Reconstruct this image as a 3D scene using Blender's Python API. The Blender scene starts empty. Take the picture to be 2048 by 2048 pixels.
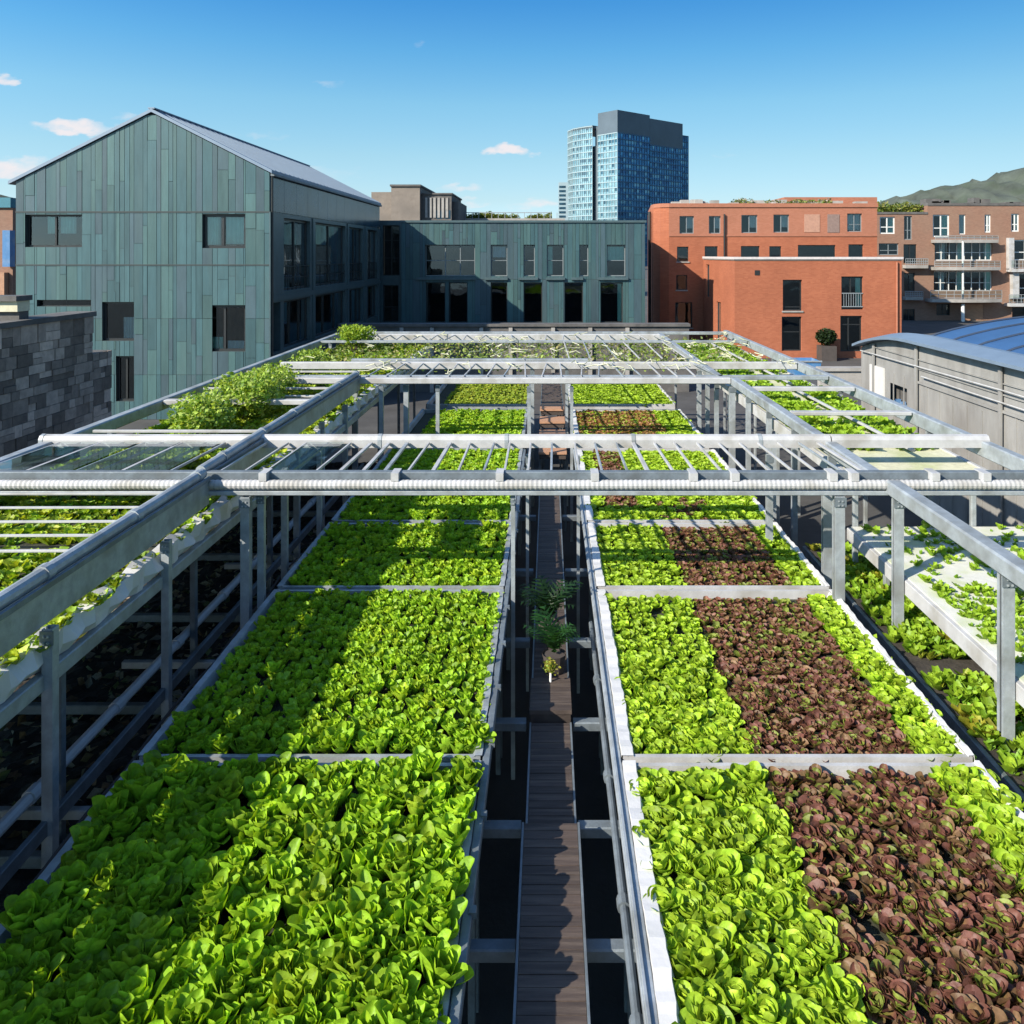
import bpy, math, random
import numpy as np

random.seed(7)
RNG = np.random.default_rng(11)
S = bpy.context.scene
COL = S.collection

F = 1507.0
CX, CY, CZ = 1035.0, 480.0, 4.0
GROUND = -2.2


def X(px, d):
    return (px - CX) / F * d


def Z(py, d):
    return CZ + (CY - py) / F * d


# ------------------------------------------------------------------ helpers
def tag(o, label=None, cat=None, group=None, kind=None):
    if label: o['label'] = label
    if cat: o['category'] = cat
    if group: o['group'] = group
    if kind: o['kind'] = kind
    return o


def thing(name, label, cat, loc=(0, 0, 0), group=None):
    o = bpy.data.objects.new(name, None)
    o.empty_display_size = 0.3
    COL.objects.link(o)
    o.location = loc
    return tag(o, label, cat, group)


def wloc(o):
    p = np.zeros(3)
    while o is not None:
        p += np.array(o.location)
        o = o.parent
    return p


class MB:
    """collects polygons; every polygon may carry its own colour"""

    def __init__(self):
        self.v = []; self.f = []; self.c = []; self.col = None; self.cuts = []

    def cut(self):
        self.cuts.append(len(self.f))

    def build_parts(self, name, mat, parent=None, smooth=False):
        e = [0] + self.cuts + [len(self.f)]; out = []
        for a, b in zip(e, e[1:]):
            if b <= a: continue
            q = MB()
            for f, c in zip(self.f[a:b], self.c[a:b]): q.poly([self.v[i] for i in f], c)
            out.append(q.build(name, mat, parent, smooth))
        return out

    def poly(self, pts, col=None):
        n = len(self.v)
        self.v.extend([tuple(p) for p in pts])
        self.f.append(tuple(range(n, n + len(pts))))
        self.c.append(col if col is not None else (self.col or (1, 1, 1)))

    def box(self, x0, x1, y0, y1, z0, z1, col=None, ch=0.0):
        if x0 > x1: x0, x1 = x1, x0
        if y0 > y1: y0, y1 = y1, y0
        if z0 > z1: z0, z1 = z1, z0
        P = [(x0, y0, z0), (x1, y0, z0), (x1, y1, z0), (x0, y1, z0),
             (x0, y0, z1), (x1, y0, z1), (x1, y1, z1), (x0, y1, z1)]
        for q in ((0, 3, 2, 1), (4, 5, 6, 7), (0, 1, 5, 4), (1, 2, 6, 5), (2, 3, 7, 6), (3, 0, 4, 7)):
            self.poly([P[i] for i in q], col)

    def sweep(self, path, prof, up=(0, 0, 1), caps=True, closed=True, col=None):
        """sweep a 2D profile (right, up) along a polyline"""
        path = [np.array(p, float) for p in path]
        rings = []
        for i, p in enumerate(path):
            a = path[max(0, i - 1)]; b = path[min(len(path) - 1, i + 1)]
            t = b - a; t /= (np.linalg.norm(t) + 1e-9)
            u = np.array(up, float)
            if abs(np.dot(u, t)) > 0.98: u = np.array((0, 1, 0), float)
            r = np.cross(t, u); r /= np.linalg.norm(r)
            u2 = np.cross(r, t)
            rings.append([p + r * q[0] + u2 * q[1] for q in prof])
        n = len(prof)
        for i in range(len(rings) - 1):
            for j in range(n if closed else n - 1):
                k = (j + 1) % n
                self.poly([rings[i][j], rings[i][k], rings[i + 1][k], rings[i + 1][j]], col)
        if caps and closed:
            self.poly(rings[0][::-1], col); self.poly(rings[-1], col)

    def bar(self, a, b, w, h, ch=None, up=(0, 0, 1), col=None):
        w /= 2; h /= 2
        c = min(w, h) * 0.22 if ch is None else ch
        prof = [(-w + c, -h), (w - c, -h), (w, -h + c), (w, h - c), (w - c, h), (-w + c, h), (-w, h - c), (-w, -h + c)]
        self.sweep([a, b], prof, up=up, col=col)

    def tube(self, path, r, n=10, col=None):
        prof = [(r * math.cos(2 * math.pi * i / n), r * math.sin(2 * math.pi * i / n)) for i in range(n)]
        self.sweep(path, prof, col=col)

    def build(self, name, mat, parent=None, smooth=False):
        me = bpy.data.meshes.new(name)
        off = wloc(parent) if parent is not None else np.zeros(3)
        v = np.array(self.v, float).reshape(-1, 3) - off
        return link_mesh(name, v, self.f, np.array(self.c, float), mat, parent, smooth, facecol=True)


def link_mesh(name, v, f, c, mat, parent=None, smooth=False, facecol=False, mesh_only=False):
    me = bpy.data.meshes.new(name)
    v = np.asarray(v, np.float32)
    if isinstance(f, np.ndarray):
        nf, k = f.shape
        loops = f.ravel().astype(np.int32)
        starts = np.arange(0, nf * k, k, dtype=np.int32)
        tot = np.full(nf, k, np.int32)
    else:
        tot = np.array([len(q) for q in f], np.int32)
        loops = np.array([i for q in f for i in q], np.int32)
        starts = np.concatenate(([0], np.cumsum(tot)[:-1])).astype(np.int32)
        nf = len(tot)
    me.vertices.add(len(v)); me.vertices.foreach_set('co', v.ravel())
    me.loops.add(len(loops)); me.loops.foreach_set('vertex_index', loops)
    me.polygons.add(nf); me.polygons.foreach_set('loop_start', starts)
    me.polygons.foreach_set('loop_total', tot)
    if c is not None:
        at = me.color_attributes.new('Col', 'FLOAT_COLOR', 'CORNER' if facecol else 'POINT')
        cc = np.repeat(c, tot, axis=0) if facecol else c
        rgba = np.ones((len(cc), 4), np.float32); rgba[:, :3] = cc
        at.data.foreach_set('color', rgba.ravel())
    me.polygons.foreach_set('use_smooth', np.full(nf, bool(smooth)))
    me.update(calc_edges=True); me.validate()
    if mat is not None: me.materials.append(mat)
    if mesh_only: return me
    o = bpy.data.objects.new(name, me)
    COL.objects.link(o)
    if parent is not None: o.parent = parent
    return o


# ------------------------------------------------------------------ materials
MATS = {}


def material(name, base=(0.5, 0.5, 0.5), rough=0.6, metal=0.0, var=0.15, scale=6.0, bump=0.0, bscale=None,
             attr=False, spec=0.5, stretch=(1, 1, 1), dirt=None, dscale=1.5, damount=0.5):
    m = bpy.data.materials.new(name); m.use_nodes = True
    nt = m.node_tree; N = nt.nodes; L = nt.links
    b = N['Principled BSDF']
    b.inputs['Roughness'].default_value = rough
    b.inputs['Metallic'].default_value = metal
    b.inputs['Specular IOR Level'].default_value = spec
    tc = N.new('ShaderNodeTexCoord'); mp = N.new('ShaderNodeMapping')
    mp.inputs['Scale'].default_value = stretch
    L.new(tc.outputs['Object'], mp.inputs['Vector'])
    nz = N.new('ShaderNodeTexNoise'); nz.inputs['Scale'].default_value = scale; nz.inputs['Detail'].default_value = 6
    nz.inputs['Roughness'].default_value = 0.65
    L.new(mp.outputs['Vector'], nz.inputs['Vector'])
    mr = N.new('ShaderNodeMapRange')
    mr.inputs['From Min'].default_value = 0.3; mr.inputs['From Max'].default_value = 0.7
    mr.inputs['To Min'].default_value = 1 - var; mr.inputs['To Max'].default_value = 1 + var
    L.new(nz.outputs['Fac'], mr.inputs['Value'])
    mx = N.new('ShaderNodeVectorMath'); mx.operation = 'SCALE'
    L.new(mr.outputs['Result'], mx.inputs['Scale'])
    if attr:
        at = N.new('ShaderNodeAttribute'); at.attribute_name = 'Col'
        ml = N.new('ShaderNodeVectorMath'); ml.operation = 'MULTIPLY'
        L.new(at.outputs['Color'], ml.inputs[0]); ml.inputs[1].default_value = base
        L.new(ml.outputs['Vector'], mx.inputs[0])
    else:
        mx.inputs[0].default_value = base
    out = mx.outputs['Vector']
    if dirt is not None:
        n2 = N.new('ShaderNodeTexNoise'); n2.inputs['Scale'].default_value = dscale; n2.inputs['Detail'].default_value = 8
        L.new(mp.outputs['Vector'], n2.inputs['Vector'])
        r2 = N.new('ShaderNodeMapRange'); r2.inputs['From Min'].default_value = 0.48; r2.inputs['From Max'].default_value = 0.68
        r2.inputs['To Max'].default_value = damount
        L.new(n2.outputs['Fac'], r2.inputs['Value'])
        mm = N.new('ShaderNodeMix'); mm.data_type = 'RGBA'
        L.new(r2.outputs['Result'], mm.inputs['Factor']); L.new(out, mm.inputs[6]); mm.inputs[7].default_value = (*dirt, 1)
        out = mm.outputs[2]
    L.new(out, b.inputs['Base Color'])
    if bump > 0:
        nb = N.new('ShaderNodeTexNoise'); nb.inputs['Scale'].default_value = bscale or scale * 4; nb.inputs['Detail'].default_value = 4
        L.new(mp.outputs['Vector'], nb.inputs['Vector'])
        bp = N.new('ShaderNodeBump'); bp.inputs['Strength'].default_value = bump; bp.inputs['Distance'].default_value = 0.02
        L.new(nb.outputs['Fac'], bp.inputs['Height']); L.new(bp.outputs['Normal'], b.inputs['Normal'])
    MATS[name] = m
    return m


def leaf_material(name, transl=0.35, rough=0.45, gain=1.0):
    m = bpy.data.materials.new(name); m.use_nodes = True
    nt = m.node_tree; N = nt.nodes; L = nt.links
    b = N['Principled BSDF']; b.inputs['Roughness'].default_value = rough
    b.inputs['Specular IOR Level'].default_value = 0.35
    at = N.new('ShaderNodeAttribute'); at.attribute_name = 'Col'
    tc = N.new('ShaderNodeTexCoord')
    nz = N.new('ShaderNodeTexNoise'); nz.inputs['Scale'].default_value = 45; nz.inputs['Detail'].default_value = 3
    L.new(tc.outputs['Object'], nz.inputs['Vector'])
    oi = N.new('ShaderNodeObjectInfo')
    rr = N.new('ShaderNodeMapRange'); rr.inputs['To Min'].default_value = 0.82 * gain; rr.inputs['To Max'].default_value = 1.18 * gain
    L.new(oi.outputs['Random'], rr.inputs['Value'])
    mr = N.new('ShaderNodeMapRange'); mr.inputs['From Min'].default_value = 0.3; mr.inputs['From Max'].default_value = 0.7
    mr.inputs['To Min'].default_value = 0.8; mr.inputs['To Max'].default_value = 1.2
    L.new(nz.outputs['Fac'], mr.inputs['Value'])
    mu = N.new('ShaderNodeMath'); mu.operation = 'MULTIPLY'
    L.new(rr.outputs['Result'], mu.inputs[0]); L.new(mr.outputs['Result'], mu.inputs[1])
    sc = N.new('ShaderNodeVectorMath'); sc.operation = 'SCALE'
    L.new(at.outputs['Color'], sc.inputs[0]); L.new(mu.outputs['Value'], sc.inputs['Scale'])
    L.new(sc.outputs['Vector'], b.inputs['Base Color'])
    tr = N.new('ShaderNodeBsdfTranslucent')
    g = N.new('ShaderNodeVectorMath'); g.operation = 'MULTIPLY'; g.inputs[1].default_value = (1.35, 1.25, 0.5)
    L.new(sc.outputs['Vector'], g.inputs[0]); L.new(g.outputs['Vector'], tr.inputs['Color'])
    bp = N.new('ShaderNodeBump'); bp.inputs['Strength'].default_value = 0.35; bp.inputs['Distance'].default_value = 0.01
    L.new(nz.outputs['Fac'], bp.inputs['Height']); L.new(bp.outputs['Normal'], b.inputs['Normal'])
    mx = N.new('ShaderNodeMixShader'); mx.inputs['Fac'].default_value = transl
    L.new(b.outputs['BSDF'], mx.inputs[1]); L.new(tr.outputs['BSDF'], mx.inputs[2])
    L.new(mx.outputs['Shader'], N['Material Output'].inputs['Surface'])
    MATS[name] = m
    return m


def glass_material(name, tint=(0.6, 0.68, 0.68), ior=1.6, extra=0.06, gloss=(0.9, 0.95, 1.0)):
    m = bpy.data.materials.new(name); m.use_nodes = True
    nt = m.node_tree; N = nt.nodes; L = nt.links
    N.remove(N['Principled BSDF'])
    t = N.new('ShaderNodeBsdfTransparent'); t.inputs['Color'].default_value = (*tint, 1)
    g = N.new('ShaderNodeBsdfGlossy'); g.inputs['Roughness'].default_value = 0.03; g.inputs['Color'].default_value = (*gloss, 1)
    tc = N.new('ShaderNodeTexCoord'); nz = N.new('ShaderNodeTexNoise'); nz.inputs['Scale'].default_value = 0.9
    L.new(tc.outputs['Object'], nz.inputs['Vector'])
    bp = N.new('ShaderNodeBump'); bp.inputs['Strength'].default_value = 0.06; bp.inputs['Distance'].default_value = 0.1
    L.new(nz.outputs['Fac'], bp.inputs['Height']); L.new(bp.outputs['Normal'], g.inputs['Normal'])
    fr = N.new('ShaderNodeFresnel'); fr.inputs['IOR'].default_value = ior
    ad = N.new('ShaderNodeMath'); ad.operation = 'ADD'; ad.use_clamp = True; ad.inputs[1].default_value = extra
    L.new(fr.outputs['Fac'], ad.inputs[0])
    mx = N.new('ShaderNodeMixShader')
    L.new(ad.outputs['Value'], mx.inputs['Fac']); L.new(t.outputs['BSDF'], mx.inputs[1]); L.new(g.outputs['BSDF'], mx.inputs[2])
    L.new(mx.outputs['Shader'], N['Material Output'].inputs['Surface'])
    MATS[name] = m
    return m


def brick_material(name, c1, c2, mortar, bw=0.22, bh=0.075, axis='xz', rough=0.85, stain=(0.2, 0.08, 0.05), samount=0.25):
    m = bpy.data.materials.new(name); m.use_nodes = True
    nt = m.node_tree; N = nt.nodes; L = nt.links
    b = N['Principled BSDF']; b.inputs['Roughness'].default_value = rough; b.inputs['Specular IOR Level'].default_value = 0.2
    tc = N.new('ShaderNodeTexCoord'); sp = N.new('ShaderNodeSeparateXYZ'); cb = N.new('ShaderNodeCombineXYZ')
    L.new(tc.outputs['Object'], sp.inputs[0])
    ad = N.new('ShaderNodeMath'); ad.operation = 'ADD'
    L.new(sp.outputs['X'], ad.inputs[0]); L.new(sp.outputs['Y'], ad.inputs[1])
    L.new(ad.outputs['Value'], cb.inputs[0]); L.new(sp.outputs['Z'], cb.inputs[1])
    br = N.new('ShaderNodeTexBrick'); br.inputs['Scale'].default_value = 1.0
    br.inputs['Brick Width'].default_value = bw; br.inputs['Row Height'].default_value = bh
    br.inputs['Mortar Size'].default_value = 0.006; br.inputs['Color1'].default_value = (*c1, 1)
    br.inputs['Color2'].default_value = (*c2, 1); br.inputs['Mortar'].default_value = (*mortar, 1)
    L.new(cb.outputs[0], br.inputs['Vector'])
    nz = N.new('ShaderNodeTexNoise'); nz.inputs['Scale'].default_value = 0.35; nz.inputs['Detail'].default_value = 9
    nz.inputs['Roughness'].default_value = 0.7
    L.new(tc.outputs['Object'], nz.inputs['Vector'])
    r2 = N.new('ShaderNodeMapRange'); r2.inputs['From Min'].default_value = 0.42; r2.inputs['From Max'].default_value = 0.7
    r2.inputs['To Max'].default_value = samount
    L.new(nz.outputs['Fac'], r2.inputs['Value'])
    mm = N.new('ShaderNodeMix'); mm.data_type = 'RGBA'
    L.new(r2.outputs['Result'], mm.inputs['Factor']); L.new(br.outputs['Color'], mm.inputs[6]); mm.inputs[7].default_value = (*stain, 1)
    L.new(mm.outputs[2], b.inputs['Base Color'])
    bp = N.new('ShaderNodeBump'); bp.inputs['Strength'].default_value = 0.3; bp.inputs['Distance'].default_value = 0.01
    L.new(br.outputs['Fac'], bp.inputs['Height']); bp.invert = True
    L.new(bp.outputs['Normal'], b.inputs['Normal'])
    MATS[name] = m
    return m


galv = material('galvanised_steel', (0.31, 0.345, 0.365), 0.5, 0.25, 0.2, 9, 0.1, 60, stretch=(1, 1, 1), dirt=(0.19, 0.2, 0.19), dscale=2.4, damount=0.8)
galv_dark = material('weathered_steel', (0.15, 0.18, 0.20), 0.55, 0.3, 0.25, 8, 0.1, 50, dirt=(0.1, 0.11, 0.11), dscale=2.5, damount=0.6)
white_pvc = material('white_painted_metal', (0.40, 0.405, 0.405), 0.5, 0.0, 0.12, 7, 0.1, 40, dirt=(0.27, 0.26, 0.23), dscale=2.2, damount=0.8)
white_foil = material('white_liner', (0.56, 0.56, 0.55), 0.5, 0, 0.06, 8, 0.1, 30, dirt=(0.5, 0.5, 0.45), dscale=4, damount=0.5)
foam = material('white_foam_raft', (0.55, 0.56, 0.51), 0.8, 0, 0.1, 12, 0.2, 60, dirt=(0.38, 0.44, 0.22), dscale=3.0, damount=0.75)
sandy = material('pale_growing_mat', (0.50, 0.50, 0.36), 0.9, 0, 0.15, 10, 0.3, 40, dirt=(0.30, 0.36, 0.12), dscale=1.6, damount=0.6)
soil = material('dark_soil', (0.035, 0.03, 0.024), 0.95, 0, 0.5, 9, 0.8, 25)
soil_wet = material('wet_soil', (0.03, 0.032, 0.018), 0.9, 0, 0.4, 14, 0.6, 40)
concrete = material('concrete', (0.30, 0.29, 0.27), 0.85, 0, 0.15, 3, 0.2, 20, dirt=(0.16, 0.15, 0.13), dscale=0.6, damount=0.6)
dark_conc = material('dark_concrete', (0.085, 0.083, 0.08), 0.85, 0, 0.25, 3, 0.2, 20, dirt=(0.16, 0.15, 0.14), dscale=1.0, damount=0.5)
asphalt = material('asphalt_ground', (0.055, 0.055, 0.054), 0.9, 0, 0.3, 0.8, 0.3, 20, dirt=(0.10, 0.09, 0.08), dscale=0.1, damount=0.6)
timber_dark = material('dark_timber', (0.056, 0.041, 0.034), 0.75, 0, 0.3, 5, 0.25, 30, attr=True, stretch=(0.6, 8, 1), dirt=(0.12, 0.095, 0.075), dscale=2.5, damount=.5)
timber_light = material('worn_timber', (0.36, 0.2, 0.12), 0.75, 0, 0.2, 5, 0.2, 30, stretch=(0.6, 8, 1))
patina = material('patina_cladding', (1, 1, 1), 0.42, 0.15, 0.16, 1.6, 0.06, 8, attr=True, stretch=(3, 3, 0.5), dirt=(0.07, 0.12, 0.12), dscale=0.5, damount=0.45)
patina_back = material('patina_backing', (0.03, 0.045, 0.047), 0.7, 0.0, 0.1, 2)
dark_frame = material('dark_window_frame', (0.03, 0.033, 0.034), 0.4, 0.3, 0.1, 5)
pale_frame = material('pale_window_frame', (0.6, 0.62, 0.6), 0.5, 0, 0.08, 5)
grey_frame = material('grey_window_frame', (0.20, 0.23, 0.24), 0.5, 0.2, 0.1, 5)
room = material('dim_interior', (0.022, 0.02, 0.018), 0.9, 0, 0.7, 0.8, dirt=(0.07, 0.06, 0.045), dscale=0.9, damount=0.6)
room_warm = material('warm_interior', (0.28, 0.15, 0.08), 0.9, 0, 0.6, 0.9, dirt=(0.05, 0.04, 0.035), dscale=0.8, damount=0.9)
blind = material('mint_blind', (0.6, 0.85, 0.72), 0.8, 0, 0.08, 3)
blind_white = material('white_curtain', (0.72, 0.74, 0.72), 0.8, 0, 0.1, 3)
roof_metal = material('blue_grey_roof', (0.17, 0.23, 0.30), 0.5, 0.2, 0.08, 2, 0.05, 12, stretch=(1, 1, 1))
vault_metal = material('blue_standing_seam', (0.035, 0.09, 0.2), 0.5, 0.0, 0.12, 1.2, spec=0.3)
seam_dark = material('dark_seam', (0.025, 0.04, 0.07), 0.5, 0, 0.1, 2)
black_panel = material('dark_glossy_fascia', (0.02, 0.055, 0.085), 0.2, 0.0, 0.5, 0.8, 0.05, 3, spec=0.18)  # bluish sky reflection put into the base colour
dark_teal = material('dark_teal_frame', (0.07, 0.11, 0.12), 0.4, 0.2, 0.15, 3)
hall_wall = material('weathered_concrete_wall', (0.235, 0.235, 0.225), 0.9, 0, 0.22, 1.6, 0.25, 14, stretch=(1, 1, 0.35), dirt=(0.11, 0.1, 0.09), dscale=0.9, damount=0.6)
stone = material('patchwork_stone', (1, 1, 1), 0.85, 0, 0.25, 5, 0.3, 25, attr=True)
brick_red = brick_material('red_brick', (0.30, 0.098, 0.05), (0.37, 0.128, 0.066), (0.33, 0.13, 0.08), stain=(0.22, 0.075, 0.042), samount=0.6)
brick_brown = brick_material('brown_brick', (0.21, 0.115, 0.08), (0.26, 0.145, 0.10), (0.24, 0.16, 0.12), stain=(0.25, 0.19, 0.14), samount=0.4)
brick_dull = brick_material('dull_red_brick', (0.31, 0.12, 0.07), (0.36, 0.145, 0.09), (0.32, 0.16, 0.11), stain=(0.24, 0.11, 0.07), samount=0.4)
glass = glass_material('window_glass', tint=(0.6, 0.68, 0.67), ior=1.45, extra=0.06, gloss=(0.6, 0.75, 0.85))
facade_glass = glass_material('facade_glass', tint=(0.55, 0.62, 0.64), ior=1.6, extra=0.28, gloss=(0.75, 0.85, 0.95))
glass_roof = glass_material('greenhouse_glass', tint=(0.62, 0.74, 0.74), ior=1.45, extra=0.02)
tower_glass = material('tower_glass', (1, 1, 1), 0.22, 0.55, 0.1, 0.05, attr=True, spec=0.6)
tower_line = material('tower_mullion', (0.05, 0.12, 0.2), 0.5, 0.2, 0.1, 0.1)
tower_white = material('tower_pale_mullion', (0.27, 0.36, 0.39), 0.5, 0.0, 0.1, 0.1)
tower_crown = material('tower_grey_crown', (0.085, 0.115, 0.14), 0.45, 0.1, 0.15, 0.08)
leaf_mat = leaf_material('lettuce_leaf', 0.3, 0.52)
leaf_far = leaf_material('leafy_greens', 0.3, 0.5)
bush_mat = leaf_material('shrub_leaf', 0.35, 0.5)
blue_paint = material('blue_paint', (0.05, 0.17, 0.36), 0.5, 0, 0.15, 3, dirt=(0.3, 0.33, 0.36), dscale=1.2, damount=0.4)
terracotta = material('dark_pot', (0.06, 0.05, 0.045), 0.7, 0, 0.2, 5)
rock = material('rocky_hillside', (0.058, 0.072, 0.056), 0.95, 0, 0.45, 0.08, 0.5, 0.5, dirt=(0.035, 0.055, 0.025), dscale=0.05, damount=0.9)
rail_steel = material('railing_steel', (0.3, 0.33, 0.34), 0.5, 0.4, 0.1, 5)


# ------------------------------------------------------------------ walls and windows
def mapping(kind, base):
    """(s, z, inward offset) -> world point"""
    if kind == 'front': return lambda s, z, o: (s, base + o, z)       # faces -Y
    if kind == 'east': return lambda s, z, o: (base - o, s, z)        # faces +X
    if kind == 'west': return lambda s, z, o: (base + o, s, z)        # faces -X
    if kind == 'back': return lambda s, z, o: (s, base - o, z)


def wall2d(mb, M, s0, s1, z0, z1, holes, reveal=0.2, col=None):
    ss = sorted({s0, s1, *[min(max(h[0], s0), s1) for h in holes], *[min(max(h[1], s0), s1) for h in holes]})
    zs = sorted({z0, z1, *[min(max(h[2], z0), z1) for h in holes], *[min(max(h[3], z0), z1) for h in holes]})
    for i in range(len(ss) - 1):
        for j in range(len(zs) - 1):
            cs = (ss[i] + ss[i + 1]) / 2; cz = (zs[j] + zs[j + 1]) / 2
            if any(h[0] < cs < h[1] and h[2] < cz < h[3] for h in holes): continue
            mb.poly([M(ss[i], zs[j], 0), M(ss[i + 1], zs[j], 0), M(ss[i + 1], zs[j + 1], 0), M(ss[i], zs[j + 1], 0)], col)
    for a, b, c, d in holes:
        mb.poly([M(a, c, 0), M(a, d, 0), M(a, d, reveal), M(a, c, reveal)], col)
        mb.poly([M(b, c, 0), M(b, d, 0), M(b, d, reveal), M(b, c, reveal)], col)
        mb.poly([M(a, c, 0), M(b, c, 0), M(b, c, reveal), M(a, c, reveal)], col)
        mb.poly([M(a, d, 0), M(b, d, 0), M(b, d, reveal), M(a, d, reveal)], col)


def mbox(mb, M, s0, s1, z0, z1, o0, o1, col=None):
    P = [M(s, z, o) for o in (o0, o1) for z in (z0, z1) for s in (s0, s1)]
    for q in ((0, 1, 3, 2), (4, 6, 7, 5), (0, 4, 5, 1), (2, 3, 7, 6), (0, 2, 6, 4), (1, 5, 7, 3)):
        mb.poly([P[i] for i in q], col)


def window(parent, M, a, b, c, d, vm=(), hm=(), fw=0.06, rec=0.14, fmat=None, blinds=(), sill=None, pane=None, rail=False, name='window', label=None):
    fmat = fmat or dark_frame
    f = MB()
    mbox(f, M, a, a + fw, c, d, rec, rec + 0.07); mbox(f, M, b - fw, b, c, d, rec, rec + 0.07)
    mbox(f, M, a + fw, b - fw, c, c + fw, rec, rec + 0.07); mbox(f, M, a + fw, b - fw, d - fw, d, rec, rec + 0.07)
    for t in vm:
        s = a + (b - a) * t
        mbox(f, M, s - fw * 0.45, s + fw * 0.45, c + fw, d - fw, rec - 0.01, rec + 0.06)
    for t in hm:
        z = c + (d - c) * t
        mbox(f, M, a + fw, b - fw, z - fw * 0.35, z + fw * 0.35, rec + 0.005, rec + 0.055)
    w = f.build(name, fmat, parent)
    if label: w['label'] = label
    p = MB(); o = rec + 0.04
    p.poly([M(a + fw * .8, c + fw * .8, o), M(b - fw * .8, c + fw * .8, o), M(b - fw * .8, d - fw * .8, o), M(a + fw * .8, d - fw * .8, o)])
    p.build('pane', pane or glass, w)
    for (t0, t1, q0, q1, bm) in blinds:
        k = MB(); nn = 9
        s0 = a + (b - a) * t0; s1 = a + (b - a) * t1
        for i in range(nn):
            u0 = s0 + (s1 - s0) * i / nn; u1 = s0 + (s1 - s0) * (i + 1) / nn
            e = 0.03 * (i % 2)
            k.poly([M(u0, c + (d - c) * q0, o + .035 + e), M(u1, c + (d - c) * q0, o + .065 - e), M(u1, c + (d - c) * q1, o + .065 - e), M(u0, c + (d - c) * q1, o + .035 + e)])
        k.build('blind', bm, w)
    if sill:
        k = MB(); mbox(k, M, a - 0.06, b + 0.06, c - 0.09, c - 0.003, -0.07, rec)
        k.build('sill', sill, w)
    if rail:
        k = MB()
        for z in (c + 0.15, c + 0.95): mbox(k, M, a + 0.02, b - 0.02, z, z + 0.05, -0.03, 0.03)
        n = max(4, int((b - a) / 0.13))
        for i in range(1, n):
            s = a + (b - a) * i / n
            mbox(k, M, s - 0.012, s + 0.012, c + 0.2, c + 0.95, -0.012, 0.012)
        k.build('railing', rail_steel, w)
    return w


def teal(rng=random):
    t = rng.random(); k = 0.82 + 0.36 * rng.random()
    a = np.array((0.062, 0.150, 0.172)); b = np.array((0.076, 0.172, 0.178)); c = np.array((0.072, 0.135, 0.165))
    q = a if t < 0.5 else (b if t < 0.78 else c)
    return tuple(q * k)


def plank_wall(mb, back, M, s0, s1, topf, z0, seams, holes, wmin=0.14, wmax=0.42, gap=0.014, seed=3, bright=1.0):
    rg = random.Random(seed)
    s = s0; cuts = []
    edges = sorted({h[0] for h in holes} | {h[1] for h in holes})
    while s < s1 - 1e-6:
        n = s + wmin + (wmax - wmin) * rg.random() ** 1.3
        for e in edges:
            if s + 0.06 < e < n + 0.06: n = e; break
        if n > s1 - wmin * 0.7: n = s1
        cuts.append((s, n)); s = n
    for a, b in cuts:
        m = (a + b) / 2; zt = min(topf(a), topf(b))
        blocked = sorted((h[2], h[3]) for h in holes if h[0] - 1e-6 <= a and b <= h[1] + 1e-6)
        spans = []; z = z0
        for lo, hi in blocked:
            if lo > z: spans.append((z, lo))
            z = max(z, hi)
        spans.append((z, zt))
        for lo, hi in spans:
            pts = [lo] + [q for q in seams if lo + .05 < q < hi - .05] + [hi]
            fin = []
            for i in range(len(pts) - 1):
                fin.append(pts[i])
                if pts[i + 1] - pts[i] > 1.2 and rg.random() < 0.45:
                    fin.append(pts[i] + (pts[i + 1] - pts[i]) * rg.uniform(0.25, 0.75))
            fin.append(pts[-1])
            for i in range(len(fin) - 1):
                o = -rg.uniform(0.004, 0.022); c = tuple(np.array(teal(rg)) * bright * .68 * np.array((1.08, 1.0, .97)))
                g = gap / 2
                u0, u1, v0, v1 = a + g, b - g, fin[i] + g, fin[i + 1] - g
                tl = v1; tr = v1
                if i == len(fin) - 2 and hi == zt: tl = topf(u0) - g; tr = topf(u1) - g
                P = [(u0, v0), (u1, v0), (u1, tr), (u0, tl)]
                mb.poly([M(p[0], p[1], o) for p in P], c)
                for k in range(4):
                    p, q = P[k], P[(k + 1) % 4]
                    mb.poly([M(p[0], p[1], o), M(q[0], q[1], o), M(q[0], q[1], 0.03), M(p[0], p[1], 0.03)], c)
    wall2d(back, M, s0, s1, z0, min(topf(s0), topf(s1)), holes, reveal=0.3)


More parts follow.
